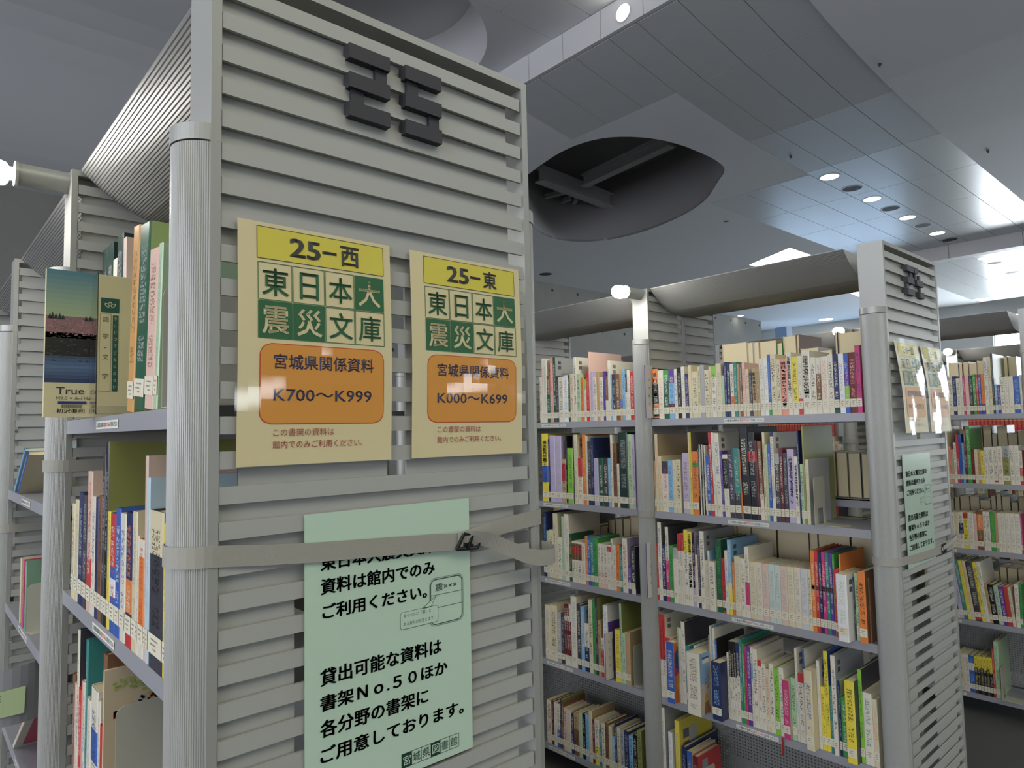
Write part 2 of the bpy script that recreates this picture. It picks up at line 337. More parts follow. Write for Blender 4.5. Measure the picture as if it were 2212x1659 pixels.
mb = MB(); mb.box((4.4, -14.2, 1.9), (6.2, -14.19, 2.5)); w6 = link('window_6', mb.mesh('w6'), M_SKY3); tag(w6, kind='structure')
mb = MB(); mb.box((11.2, -14.2, 1.9), (12.8, -14.19, 2.5)); w7 = link('window_7', mb.mesh('w7'), M_SKY3); tag(w7, kind='structure')
for k in range(9):
    mb = MB(); mb.box((-14.18, -11+k*2.5-.03, .8), (-14.1, -11+k*2.5+.03, 5.4)); link('fill_pane_bar', mb.mesh('mu'), M_ALU, w5)  # bars across the added glowing pane
mb = MB()
for y0, y1, z0, z1 in ((-14, RY+3, 0, .5), (-14, RY+3, 5.7, 6.35), (-14, -8, .5, 5.7), (6.6, 9.6, .5, 5.7), (15.5, RY+3, .5, 5.7)): mb.box((RX, y0, z0), (RX+.3, y1, z1))
tag(link('wall_right', mb.mesh('wr'), M_WALLW), kind='structure')
glass = bpy.data.materials.new('window glass'); glass.use_nodes = True; nt = glass.node_tree; b = nt.nodes['Principled BSDF']; b.inputs['Transmission Weight'].default_value = 1; b.inputs['Roughness'].default_value = 0; b.inputs['IOR'].default_value = 1.1
M_SKYP = mat('overcast sky seen through the window', (1, 1, 1), .5, emit=(.86, .94, 1.0), es=14.0)
M_SKYB = mat('blue sky seen through the window', (1, 1, 1), .5, emit=(.45, .68, 1.0), es=2.6)
for nm, y0, y1 in (('window_1', -8, 6.6), ('window_2', 9.6, 15.5)):
    mb = MB(); n = int((y1-y0)/1.4)
    for i in range(n+1): y = y0+(y1-y0)*i/n; mb.box((RX+.1, y-.03, .5), (RX+.16, y+.03, 5.7))
    wn = link(nm, mb.mesh(nm), M_ALU); tag(wn, kind='structure')
    mb = MB(); mb.box((RX+.17, y0, .5), (RX+.18, y1, 5.7)); link('pane', mb.mesh('pane'), M_SKYP if nm == 'window_1' else M_SKYB, wn)

# ------------------------------------------------------------------ bookshelf rows
P = .0412; ZT = 2.2025; Z0 = 2.12959; XL, XR = -.018, .477; CX = .2295
slat_cache = {}
def bar_me(w, h, t):
    k = (round(w, 4), round(h, 4), t)
    if k not in slat_cache:
        mb = MB(); c = .0008
        # slim flat bar with a broken front edge
        pr = [(0, 0), (h, 0), (h+.0, t), (0, t)]
        mb.box((0, 0, 0), (w, t, h)); me = mb.mesh('slat'); me.materials.append(M_SLAT); slat_cache[k] = me
    return slat_cache[k]
def post_profile(side, rib=True, n=150):
    """D shaped post seen from above; side -1 bulges to -x"""
    c, r = (-.021, .041)
    pts = []
    x_in = -.0184
    for i in range(n+1):
        t = math.pi/2+math.pi*i/n
        rr = r-(.0006 if rib and 6 < i < n-6 and i % 3 == 0 else 0)
        pts.append((c+rr*math.cos(t), .042+rr*math.sin(t)))
    pts = [(x_in, .083)]+pts+[(x_in, .001)]
    if side > 0: pts = [(.459-a, b) for a, b in pts][::-1]
    return pts
CP = [(-.013, 2.204), (.003, 2.189), (.023, 2.172), (.043, 2.157), (.063, 2.144), (.088, 2.130), (.113, 2.119), (.138, 2.113), (.165, 2.109), (.2295, 2.106)]
def canopy_profile(k=180):
    full = CP+[(2*CX-a, b) for a, b in CP[::-1][1:]]
    L = [0]
    for a, b in zip(full, full[1:]): L.append(L[-1]+math.dist(a, b))
    out = []
    for i in range(k+1):
        s = L[-1]*i/k; j = 0
        while j < len(L)-2 and L[j+1] < s: j += 1
        t = (s-L[j])/(L[j+1]-L[j]); x = full[j][0]*(1-t)+full[j+1][0]*t; z = full[j][1]*(1-t)+full[j+1][1]*t
        out.append((x, z-(.0013 if i % 2 else 0)))
    return out
def perf_mat():
    m = bpy.data.materials.new('perforated grey steel'); m.use_nodes = True; nt = m.node_tree; N = nt.nodes; K = nt.links; b = N['Principled BSDF']
    b.inputs['Base Color'].default_value = (*lin('8b8c88'), 1); b.inputs['Roughness'].default_value = .5; b.inputs['Metallic'].default_value = .2
    tc = N.new('ShaderNodeTexCoord'); s = N.new('ShaderNodeSeparateXYZ'); K.new(tc.outputs['Object'], s.inputs[0])
    def M(op, x, y=None):
        n = N.new('ShaderNodeMath'); n.operation = op
        for i, q in enumerate((x, y)):
            if q is None: continue
            if isinstance(q, (int, float)): n.inputs[i].default_value = q
            else: K.new(q, n.inputs[i])
        return n.outputs[0]
    def fr(c): return M('SUBTRACT', M('FRACT', M('MULTIPLY', c, 1/.0125)), .5)
    a, c = fr(s.outputs['Y']), fr(s.outputs['Z'])
    d = M('SQRT', M('ADD', M('MULTIPLY', a, a), M('MULTIPLY', c, c))); h = M('LESS_THAN', d, .27)
    K.new(M('SUBTRACT', 1., h), b.inputs['Alpha']); return m
M_PERF = perf_mat()
LEV = (1.645, 1.263, .900, .510, .116)
ZN = 'この書架の資料は'; ZN2 = '館内でのみ'; ZN3 = 'ご利用ください'
strip_cache = []
def strip_me():
    if strip_cache: return strip_cache[0]
    mb = MB(); W, H = .165, .014
    fn = lambda d: (lambda u, w_: (-d, -u, w_))
    mb.raw([(0, 0, 0), (0, -W, 0), (0, -W, H), (0, 0, H), (-.0005, 0, 0), (-.0005, -W, 0), (-.0005, -W, H), (-.0005, 0, H)], [(4, 7, 6, 5), (0, 4, 5, 1), (3, 2, 6, 7)], lin('dcdccf'))
    put_text(mb, ZN, .004, .003, .062, .0085, fn(.0009), lin('1f4a33'), .01)
    put_text(mb, ZN2, .068, .003, .038, .0085, fn(.0009), lin('c0392b'), .01)
    put_text(mb, ZN3, .108, .003, .052, .0085, fn(.0009), lin('1f4a33'), .01)
    me = mb.mesh('strip'); me.materials.append(M_PRINT); strip_cache.append(me); return me
def bookshelf(x0, label, bays=2, levels=LEV, slats=None, posts_rib=(0, 1), strips=True, split=(), levels2=None, right=True, yp=(0, .94, 1.88, 2.82)):
    root = empty('bookshelf', (x0, 0, 0)); tag(root, label, 'bookshelf', None)
    can = canopy_profile()
    for k in range(bays+1):
        y = yp[k]
        fr = MB()
        fr.box((-.030, y, .02), (XL, y+.080, ZT)); fr.box((XR, y, .02), (XR+.012, y+.080, ZT)); fr.box((XL, y, ZT-.012), (XR, y+.08, ZT)); fr.box((XL, y+.004, 0.), (XR, y+.08, .09))
        if k in split: fr.box((CX-.012, y, .09), (CX+.012, y+.07, ZT-.012))
        fr.box((CX-.012, y+.05, .09), (CX+.012, y+.07, ZT-.012))
        pn = link('end_panel' if k == 0 else 'divider_panel', fr.mesh('fr'), M_ALU, root)
        mode = (slats or {}).get(k)
        zs = [Z0-j*P for j in range(-1, 50) if Z0-j*P > .12]
        if mode == 'full':
            for j, z in enumerate(zs):
                z1 = z-.0206
                if k in split:
                    link('slat', bar_me(CX-.012-XL-.006, .0206, .005), None, pn, (XL+.001, y+.001, z1)); link('slat', bar_me(XR-CX-.012-.006, .0206, .005), None, pn, (CX+.016, y+.001, z1))
                else: link('slat', bar_me(XR-XL-.005, .0206, .005), None, pn, (XL+.001, y+.001, z1))
            mbi = MB()
            for z in [q+P for q in zs[:1]]+zs:
                c = z-.0206-P*.25
                segs = [(XL+.0, XR-.028)]
                if k == 0 and 1.56 < z < 1.88: segs = [(.008, .214), (.246, XR-.028)]
                elif k == 0 and z < 1.45: segs = [(XL, .078), (.25, XR-.028)]
                elif k > 0: segs = [(XL+.01, XR-.03)]
                if k in split: segs = [(XL+.0, CX-.03), (CX+.012, XR-.03)]
                for a, b in segs:
                    if c+.013 < ZT-.013: link('inner_slat', bar_me(b-a, .028, .004), None, pn, (a, y+.0105, c-.0142))
        elif mode == 'joined':
            m2 = MB()
            for z in zs: m2.box((XL+.001, y+.001, z-.0206), (XR-.004, y+.006, z)); m2.box((XL, y+.02, z-.044), (XR-.03, y+.024, z-.018))
            tag(link('slats', m2.mesh('sl'), M_SLAT, pn), kind='stuff')
        for side in (-1, 1):
            if side == 1 and not right: continue
            pm = MB(); pm.prism([(a, b+y) for a, b in post_profile(side, k in posts_rib)], .02, 1.963, smooth=False); po = link('post', pm.mesh('post'), M_ALU, root)
            cm = MB(); pp = post_profile(side, False, 24); cx_ = (-.021 if side < 0 else .480)
            pp = [(cx_+(a-cx_)*1.03, .042+(b-.042)*1.03+y) for a, b in pp]; cm.prism(pp, 1.9645, 1.985); link('post_cap', cm.mesh('cap'), M_ALU, po)
        if k < bays:
            for side in (-1, 1):
                lv = (levels if k == 0 else (levels2 or levels)) if side < 0 else RLEV
                for z in lv:
                    sm_ = MB(); ya, yb = y+.083, yp[k+1]-.002
                    xa, xb = ((-.030, .214) if side < 0 else (.245, .489))
                    sm_.box((xa, ya, z-.004), (xb, yb, z)); 
                    if side < 0: sm_.box((xa, ya, z-.028), (xa+.002, yb, z-.004)); sm_.box((xb-.002, ya, z-.03), (xb, yb, z+.0)); 
                    else: sm_.box((xb-.002, ya, z-.028), (xb, yb, z-.004)); sm_.box((xa, ya, z-.03), (xa+.002, yb, z+.0))
                    for yy in (ya, yb-.002): sm_.box((xa+.01, yy, z-.026), (xb-.01, yy+.002, z-.004))
                    sh = link('shelf', sm_.mesh('shelf'), M_SHELF, root)
                    if side < 0 and strips: link('label_strip', strip_me(), None, sh, (-.0303, y+(.600 if k == 0 else .66), z-.022))
            pb = MB(); pb.box((CX-.001, y+.083, .118), (CX+.001, yp[k+1]-.003, .50)); link('perforated_back', pb.mesh('pb'), M_PERF, root)
            cn = MB(); n = len(can); ya, yb = y+.132, yp[k+1]-.004
            vs = [(a, ya, b) for a, b in can]+[(a, yb, b) for a, b in can]+[(a, ya, b-.0022) for a, b in can]+[(a, yb, b-.0022) for a, b in can]
            fs = [(i, i+1, n+i+1, n+i) for i in range(n-1)]+[(2*n+i, 3*n+i, 3*n+i+1, 2*n+i+1) for i in range(n-1)]+[(0, n, 3*n, 2*n), (n-1, 3*n-1, 4*n-1, 2*n-1)]
            cn.raw(vs, fs); cp = link('canopy', cn.mesh('canopy'), M_CANOPY, root)
            ec = MB()
            top = [(CP[0][0]+.004, 2.2025), (2*CX-CP[0][0]-.004, 2.2025)]
            pts = [(a, b+.001) for a, b in CP+[(2*CX-a, b) for a, b in CP[::-1][1:]]]+top[::-1]
            for yy in (ya, yb-.002):
                ec = MB(); ec.raw([(a, yy, b) for a, b in pts]+[(a, yy+.002, b) for a, b in pts], [tuple(range(len(pts))), tuple(range(len(pts), 2*len(pts)))[::-1]]+[(i, len(pts)+i, len(pts)+(i+1) % len(pts), (i+1) % len(pts)) for i in range(len(pts))])
                link('canopy_end_cap', ec.mesh('ec'), M_SLAT, cp)
    return root
RLEV = (1.645, 1.331, .940, .535, .116)
L25 = (1.651, 1.297, .905, .510, .116)
bookshelf(0, 'grey louvred library bookshelf numbered 25 in the foreground', 3, L25, {0: 'full', 1: 'full', 2: 'full', 3: 'joined'}, (0, 1, 2), levels2=(1.456, 1.105, .745, .40), yp=(0, .90, 1.88, 2.8))
bookshelf(2.0958, 'grey library bookshelf numbered 24 across the aisle', 3, LEV, {0: 'full', 1: 'full', 2: 'full', 3: 'joined'}, (0, 1), split=(1,))
bookshelf(4.1916, 'grey bookshelf beyond shelf 24, cut off by the photo edge', 3, LEV, {0: 'joined', 1: 'joined', 2: 'joined', 3: 'joined'}, ())
bookshelf(6.2874, 'distant grey bookshelf carrying the red volumes, seen through gaps', 3, LEV, {1: 'joined', 2: 'joined', 3: 'joined'}, (), strips=False)

# lamps on arms
def shelf_lamp(x0, y, label):
    root = empty('shelf_lamp', (x0, y+.045, 2.178)); tag(root, label, 'lamp', 'lamps on arms at the divider posts')
    mb = MB(); n = 20
    mb.tube((.10, 0, .004), (-.125, 0, .004), .024, 20); link('arm', mb.mesh('arm'), M_ALU, root)
    mb = MB()
    for i in range(24):
        t0, t1 = 2*math.pi*i/24, 2*math.pi*(i+1)/24
        for (ra, rb, xa, xb) in ((.0265, .0265, -.128, -.122), (.0235, .0235, -.122, -.128)):
            mb.quad([(xa, ra*math.cos(t0), .004+ra*math.sin(t0)), (xa, ra*math.cos(t1), .004+ra*math.sin(t1)), (xb, rb*math.cos(t1), .004+rb*math.sin(t1)), (xb, rb*math.cos(t0), .004+rb*math.sin(t0))])
        mb.quad([(-.128, .0265*math.cos(t0), .004+.0265*math.sin(t0)), (-.128, .0265*math.cos(t1), .004+.0265*math.sin(t1)), (-.128, .0235*math.cos(t1), .004+.0235*math.sin(t1)), (-.128, .0235*math.cos(t0), .004+.0235*math.sin(t0))])
    link('ring', mb.mesh('ring'), M_ALU, root)
    mb = MB(); mb.tube((-.120, 0, .003), (-.142, 0, .003), .014, 16); link('lamp_socket', mb.mesh('sock'), M_FASC, root)
    mb = MB(); pr = [(-.138, .017), (-.144, .0245), (-.158, .0275), (-.176, .027), (-.190, .022), (-.199, .013), (-.202, .0)]
    for (xa, ra), (xb, rb) in zip(pr, pr[1:]):
        for i in range(20):
            t0, t1 = 2*math.pi*i/20, 2*math.pi*(i+1)/20
            mb.quad([(xa, ra*math.cos(t0), ra*math.sin(t0)), (xb, rb*math.cos(t0), rb*math.sin(t0)), (xb, rb*math.cos(t1), rb*math.sin(t1)), (xa, ra*math.cos(t1), ra*math.sin(t1))], smooth=True)
    link('bulb', mb.mesh('bulb'), M_BULB, root)
shelf_lamp(0, .9, 'lit bulb on a grey arm at the divider post of shelf 25')
shelf_lamp(2.0958, .935, 'lit bulb on the divider post of shelf 24, under the oval opening')
shelf_lamp(4.1916, .925, 'lit bulb behind shelf 24, above the books beside its panel')
shelf_lamp(6.2874, .925, 'lit distant bulb to the far side of panel 24')

# number plates
def digit(segs, x, y, lab, root, sc=1.):
    mb = MB()
    for kind, a, b, c in segs:
        pass
def number(x0, txt, label):
    root = empty('number_plate', (x0, 0, 2.04)); tag(root, label, 'number')
    B = [(2.1250, 2.1455), (2.0840, 2.1050), (2.0435, 2.0645)]
    D = {'2': [('h', 0, 0, 1), ('v', 0, .68, .97), ('h', 1, 0, 1), ('v', 1, .1, .4), ('h', 2, 0, 1)],
         '5': [('h', 0, 0, 1), ('v', 0, .1, .4), ('h', 1, 0, 1), ('v', 1, .70, .98), ('h', 2, 0, 1)],
         '4': [('h', 0, -.25, .22), ('v', 0, 0.02, .2), ('v', 0, .62, .84), ('h', 1, 0, 1), ('v', 1, .62, .84), ('h', 2, .42, 1.06)]}
    for ch, xa, xb in zip(txt, (.147, .237), (.211, .301)):
        mb = MB()
        for t, r, a, b in D[ch]:
            u0, u1 = xa+(xb-xa)*a, xa+(xb-xa)*b
            if t == 'h': mb.box((u0, -.012, B[r][0]-2.04), (u1, .006, B[r][1]-2.04))
            else: mb.box((u0, -.006, B[r+1][1]-2.04-.001), (u1, .0005, B[r][0]-2.04+.001))
        link('digit', mb.mesh('digit'), M_DIGIT, root)
number(0, '25', 'large charcoal number 25 built of flat plates on the louvres')
number(2.0958, '24', 'charcoal number 24 built of flat plates on the further panel')

# ------------------------------------------------------------------ notices
pouch = bpy.data.materials.new('clear laminating film'); pouch.use_nodes = True; nt = pouch.node_tree
for q in list(nt.nodes):
    if q.type != 'OUTPUT_MATERIAL': nt.nodes.remove(q)
out = nt.nodes['Material Output']; tr = nt.nodes.new('ShaderNodeBsdfTransparent'); gl = nt.nodes.new('ShaderNodeBsdfGlossy'); gl.inputs['Roughness'].default_value = .06; fr_ = nt.nodes.new('ShaderNodeFresnel'); fr_.inputs['IOR'].default_value = 1.5
mx = nt.nodes.new('ShaderNodeMixShader'); ge = nt.nodes.new('ShaderNodeNewGeometry'); iv = nt.nodes.new('ShaderNodeMath'); iv.operation = 'SUBTRACT'; iv.inputs[0].default_value = 1; nt.links.new(ge.outputs['Backfacing'], iv.inputs[1]); ml = nt.nodes.new('ShaderNodeMath'); ml.operation = 'MULTIPLY'; nt.links.new(fr_.outputs[0], ml.inputs[0]); nt.links.new(iv.outputs[0], ml.inputs[1]); nt.links.new(ml.outputs[0], mx.inputs[0]); nt.links.new(tr.outputs[0], mx.inputs[1]); nt.links.new(gl.outputs[0], mx.inputs[2]); nt.links.new(mx.outputs[0], out.inputs[0])
def rrect(x0, z0, x1, z1, r, n=6):
    pts = []
    for cx, cz, a in ((x1-r, z1-r, 0), (x0+r, z1-r, 90), (x0+r, z0+r, 180), (x1-r, z0+r, 270)):
        for i in range(n+1): t = math.radians(a+90*i/n); pts.append((cx+r*math.cos(t), cz+r*math.sin(t)))
    return pts
def bowed(u, w_, b, H=.31, W=.22):  # gentle bulge of the sheet
    return -b*math.sin(math.pi*max(0, min(1, w_/H)))**1.5
def notice(x, z, first, code, label, bow=.004, ylean=0.):
    root = empty('notice', (x, -.003, z)); tag(root, label, 'notice')
    def fn(d): return lambda u, w_: (u, -d+bowed(u, w_, bow)-ylean*(1-w_/.31), w_)
    def sheet(pts, col, d, name, mt=M_PRINT, nn=10):
        mb = MB(); xs = [p[0] for p in pts]; zs_ = [p[1] for p in pts]; z0, z1 = min(zs_), max(zs_); f = fn(d)
        # slice polygon horizontally so it follows the bow
        k = max(1, int((z1-z0)/(.02 if len(pts) == 4 else .003)))
        for i in range(k):
            a, b = z0+(z1-z0)*i/k, z0+(z1-z0)*(i+1)/k
            def span(zq):
                X_ = []
                for (p, q) in zip(pts, pts[1:]+pts[:1]):
                    if (p[1]-zq)*(q[1]-zq) <= 0 and abs(p[1]-q[1]) > 1e-9: t = (zq-p[1])/(q[1]-p[1]); X_.append(p[0]+(q[0]-p[0])*t)
                return (min(X_), max(X_)) if X_ else (min(xs), max(xs))
            e = 1e-5; l0, r0 = span(a+e); l1, r1 = span(b-e)
            mb.quad([f(l0, a), f(r0, a), f(r1, b), f(l1, b)], col)
        return link(name, mb.mesh(name), mt, root)
    cream = lin('dccf9f'); R = lambda a, b, c, d: [(a, b), (c, b), (c, d), (a, d)]
    W, H = .212, .300
    sheet(R(0, 0, W, H), cream, .001, 'paper')
    dk = lin('3b3b36')
    y0, y1 = .255, .295
    ln = MB(); f = fn(.0016)
    def line(a, b, c, d, t=.0009, col=lin('2c6b3d')):
        if a == c: ln.quad([f(a-t/2, b), f(a+t/2, b), f(a+t/2, d), f(a-t/2, d)], col)
        else: ln.quad([f(a, b-t/2), f(c, b-t/2), f(c, b+t/2), f(a, b+t/2)], col)
    sheet(R(.0235, .2545, .2005, .2945), lin('d8cb45'), .0014, 'heading_band')
    for a in ((.0235, .2545, .2005, .2545), (.0235, .2945, .2005, .2945), (.0235, .2545, .0235, .2945), (.2005, .2545, .2005, .2945)): line(*a, t=.0008, col=dk)
    gx = (.0235, .068, .112, .155, .2005); gz = (.155, .2025, .2505)
    green = lin('1c6132'); cells = [('東', 0, 1, 0), ('日', 1, 1, 0), ('本', 2, 1, 0), ('大', 3, 1, 1), ('震', 0, 0, 1), ('災', 1, 0, 1), ('文', 2, 0, 0), ('庫', 3, 0, 0)]
    for c, i, j, s in cells:
        if s: sheet(R(gx[i]+.001, gz[j]+.0008, gx[i+1]-.001, gz[j+1]-.0008), green, .0014, 'green_cell')
    for i in range(4):
        for j in range(2):
            a, b, c, d = gx[i]+.0008, gz[j]+.0008, gx[i+1]-.0008, gz[j+1]-.0008
            line(a, b, c, b); line(a, d, c, d)
            for q in (a, c):
                for s in range(3): line(q, b+(d-b)*s/3, q, b+(d-b)*(s+1)/3)
    link('rule_lines', ln.mesh('ln'), M_PRINT, root)
    sheet(rrect(.026, .050, .199, .150, .015), lin('c4420f'), .0014, 'panel_outline'); sheet(rrect(.0272, .0512, .1978, .1488, .014), lin('da9533'), .0016, 'orange_panel')
    tx = MB(); F = fn(.002)
    put_text(tx, first[:2], .066, .262, .040, .0235, F, dk, .018); put_text(tx, 'ー', .110, .2725, .019, .003, F, dk, .02); put_text(tx, first[-1], .136, .2605, .026, .0265, F, dk, .02)
    for c, i, j, s in cells: put_text(tx, c, gx[i]+.006+(.004 if c == '日' else 0), gz[j]+.0065, .033-(.008 if c == '日' else 0), .034, F, cream if s else green, .008)
    put_text(tx, '宮城県関係資料', .0435, .1185, .139, .0185, F, lin('47405a'), .012)
    put_text(tx, code, .0435, .079, .136, .0145, F, lin('47455e'), .008)
    put_text(tx, 'この書架の資料は', .044, .0355, .081, .0095, F, lin('a03a33'), 0); put_text(tx, '館内でのみご利用ください。', .0435, .0205, .123, .0095, F, lin('a03a33'), 0)
    link('lettering', tx.mesh('tx'), M_PRINT, root)
    pm = MB(); nx, nz = 14, 22
    g = [[None]*(nz+1) for _ in range(nx+1)]
    for i in range(nx+1):
        for j in range(nz+1):
            u, w_ = -.004+.220*i/nx, -.006+.318*j/nz
            yy = -.0032+bowed(u, w_, bow)-ylean*(1-w_/.31)-.0016*math.sin(u*26+1)*math.sin(w_*21+.6)-.0003*math.sin(u*60+w_*40)
            g[i][j] = (u, min(yy, -.0028+bowed(u, w_, bow)-ylean*(1-w_/.31)), w_)
    for i in range(nx):
        for j in range(nz): pm.quad([g[i][j], g[i+1][j], g[i+1][j+1], g[i][j+1]], smooth=True)
    me = pm.mesh('pouch'); link('plastic_pouch', me, pouch, root)
notice(0., 1.575, '25西', 'K700～K999', 'cream laminated notice headed 25 west in yellow, K700 to K999 in orange')
notice(.2455, 1.575, '25東', 'K000～K699', 'cream laminated notice headed 25 east in yellow, K000 to K699 in orange')
notice(2.0958+.006, 1.576, '24西', '543～559.3', 'left cream laminated notice on panel 24, headed 24 west', .006, .022)
notice(2.0958+.247, 1.576, '24東', '540～542', 'right cream laminated notice on panel 24, headed 24 east', .006, .022)

def green_notice(x, ztop, label):
    root = empty('poster', (x, -.002, ztop-.364)); tag(root, label, 'poster')
    G = lin('c0d9c4'); mb = MB(); W, H = .262, .364
    k = 8
    for i in range(k): mb.quad([(0, 0, H*i/k), (W, 0, H*i/k), (W, 0, H*(i+1)/k), (0, 0, H*(i+1)/k)], G); mb.quad([(0, .0008, H*i/k), (0, .0008, H*(i+1)/k), (W, .0008, H*(i+1)/k), (W, .0008, H*i/k)], G)
    link('paper', mb.mesh('p'), PAPERG, root)
    D = lin('123d2c'); tx = MB(); F = lambda u, w_: (u, -.0007, w_)
    zt = lambda z: z-(1.511-.364)
    L = [('東日本大震災文庫の', .022, .219, 1.4385, .0195), ('資料は館内でのみ', .022, .197, 1.4085, .0195), ('ご利用ください。', .024, .183, 1.3775, .0185),
         ('貸出可能な資料は', .021, .207, 1.2955, .0205), ('書架Ｎｏ.５０ほか', .021, .217, 1.2645, .019), ('各分野の書架に', .021, .183, 1.2325, .0205), ('ご用意しております。', .021, .245, 1.201, .0195)]
    for b, u0, u1, z, h in L: put_text(tx, b, u0, zt(z), u1-u0, h, F, D, .018)
    put_text(tx, '震×××', .198, zt(1.383), .038, .0105, F, D, 0)
    put_text(tx, '背ラベルに「震」と', .144, zt(1.356), .046, .0052, F, D, 0); put_text(tx, 'ある資料が該当します', .144, zt(1.345), .050, .0052, F, D, 0)
    put_text(tx, '城', .157, zt(1.160), .012, .0125, F, D, 0); put_text(tx, '県', .173, zt(1.160), .012, .0125, F, D, 0); put_text(tx, '書', .205, zt(1.160), .012, .0125, F, D, 0); put_text(tx, '館', .221, zt(1.160), .012, .0125, F, D, 0)
    link('lettering', tx.mesh('tx'), M_PRINT, root)
    ln = MB(); f = lambda u, w_: (u, -.0006, w_)
    def seg(a, b, c, d, t=.0006):
        v = Vector((c-a, d-b)); n = Vector((-v.y, v.x)).normalized()*t/2
        ln.quad([f(a+n.x, b+n.y), f(a-n.x, b-n.y), f(c-n.x, d-n.y), f(c+n.x, d+n.y)], D)
    def loop(pts, t=.0006):
        for p, q in zip(pts, pts[1:]+pts[:1]): seg(*p, *q, t=t)
    loop(rrect(.190, zt(1.337), .246, zt(1.400), .008, 4), .0011); loop(rrect(.188, zt(1.335), .248, zt(1.402), .009, 4), .0005)
    seg(.190, zt(1.378), .246, zt(1.378)); seg(.190, zt(1.360), .246, zt(1.360))
    bub = rrect(.139, zt(1.341), .202, zt(1.364), .004, 4)
    bm = MB(); bm.raw([(a, -.00065, b) for a, b in bub]+[(.176, -.00065, zt(1.363)), (.190, -.00065, zt(1.363)), (.199, -.00065, zt(1.377))], [tuple(range(len(bub))), (len(bub), len(bub)+1, len(bub)+2)], G); link('bubble', bm.mesh('bb'), PAPERG, root)
    ln2 = ln; f = lambda u, w_: (u, -.00068, w_); loop(bub, .0005); seg(.176, zt(1.364), .199, zt(1.377), .0005); seg(.190, zt(1.364), .199, zt(1.377), .0005)
    f = lambda u, w_: (u, -.0006, w_)
    loop([(.139, zt(1.157)), (.236, zt(1.157)), (.236, zt(1.1755)), (.139, zt(1.1755))])
    for q in (.155, .171, .187, .203, .2195): seg(q, zt(1.157), q, zt(1.1755))
    for a in (.139, .187): ln.quad([f(a, zt(1.157)), f(a+.016, zt(1.157)), f(a+.016, zt(1.1755)), f(a, zt(1.1755))], D)
    tag(link('printed_lines', ln.mesh('ln'), M_PRINT, root), kind='stuff')
    t2 = MB(); F2 = lambda u, w_: (u, -.0009, w_); put_text(t2, '宮', .141, zt(1.160), .012, .0125, F2, G, 0); put_text(t2, '図', .189, zt(1.160), .012, .0125, F2, G, 0); link('light_lettering', t2.mesh('t2'), M_PRINT, root)
PAPERG = print_mat('laminated green paper', .22, False, .6)
green_notice(.086, 1.511, 'pale green poster with dark green text under the strap on panel 25')
green_notice(2.0958+.028, 1.505, 'pale green poster with dark green text on the further panel 24')

# ------------------------------------------------------------------ straps
def ribbon(path, h, col_mat, name, root, th=.0014):
    """path: list of (x,y,zc,tilt)"""
    mb = MB(); n = len(path); V = []
    for i, (x, y, z, t) in enumerate(path):
        a = Vector(path[max(0, i-1)][:2]); b = Vector(path[min(n-1, i+1)][:2]); d = (b-a); nn = Vector((-d.y, d.x)).normalized()*th/2 if d.length > 1e-6 else Vector((0, th/2))
        o = Vector((math.sin(t)*nn.x/th*2, math.sin(t)*nn.y/th*2, math.cos(t)))*h/2
        for s in (1, -1):
            for q in (1, -1): V.append((x+nn.x*s+o.x*q, y+nn.y*s+o.y*q, z+o.z*q))
    F_ = []
    for i in range(n-1):
        a = i*4; b = a+4
        F_ += [(a, a+1, b+1, b), (a+3, a+2, b+2, b+3), (a+2, a, b, b+2), (a+1, a+3, b+3, b+1)]
    F_ += [(0, 2, 3, 1), ((n-1)*4, (n-1)*4+1, (n-1)*4+3, (n-1)*4+2)]
    mb.raw(V, F_, smooth=False); return link(name, mb.mesh(name), col_mat, root)
def around_left(x0, y0, z, k=14, r=.0435):
    return [(x0-.021+r*math.cos(t), y0+.042+r*math.sin(t), z, 0) for t in [math.radians(95+170*i/k) for i in range(k+1)]]
def around_right(x0, y0, z, k=14, r=.0435):
    return [(x0+.480+r*math.cos(t), y0+.042+r*math.sin(t), z, 0) for t in [math.radians(-85+170*i/k) for i in range(k+1)]]
def cr(pts, m=6):
    out = []; Pn = [pts[0]]+pts+[pts[-1]]
    for i in range(1, len(Pn)-2):
        for s in range(m):
            t = s/m; q = []
            for a, b, c, d in zip(Pn[i-1], Pn[i], Pn[i+1], Pn[i+2]): q.append(.5*((2*b)+(-a+c)*t+(2*a-5*b+4*c-d)*t*t+(-a+3*b-3*c+d)*t**3))
            out.append(tuple(q))
    out.append(pts[-1]); return out
st = empty('strap', (0.23, -.004, 1.45)); tag(st, 'grey webbing strap with black buckle tied across panel 25', 'strap')
def loc(path, o=(0.23, -.004, 1.45)): return [(a-o[0], b-o[1], c-o[2], t) for a, b, c, t in path]
base = around_left(0, 0, 1.4745)
ribbon(loc(base+[(.03, -.0035, 1.469, 0), (.10, -.0065, 1.4635, 0), (.20, -.008, 1.458, 0), (.28, -.009, 1.4535, 0), (.315, -.010, 1.4505, 0), (.35, -.010, 1.4495, 0)]), .0245, M_STRAP, 'webbing', st)
ribbon(loc(cr([(.322, -.012, 1.4515, 0), (.345, -.008, 1.4525, .3), (.38, -.006, 1.458, .1), (.42, -.005, 1.4635, 0), (.46, -.004, 1.4665, 0)])+around_right(0, 0, 1.467)), .0245, M_STRAP, 'webbing', st)
ribbon(loc(cr([(.318, -.013, 1.4515, 0), (.340, -.017, 1.4535, -.35), (.362, -.022, 1.4500, -.45), (.390, -.026, 1.4385, -.25), (.420, -.030, 1.4245, -.1), (.450, -.030, 1.4130, 0), (.480, -.028, 1.4075, 0), (.505, -.022, 1.4060, 0), (.520, -.010, 1.4075, 0), (.522, .004, 1.411, 0), (.514, .014, 1.414, 0)])), .0245, M_STRAP, 'loose_end', st)
mb = MB()
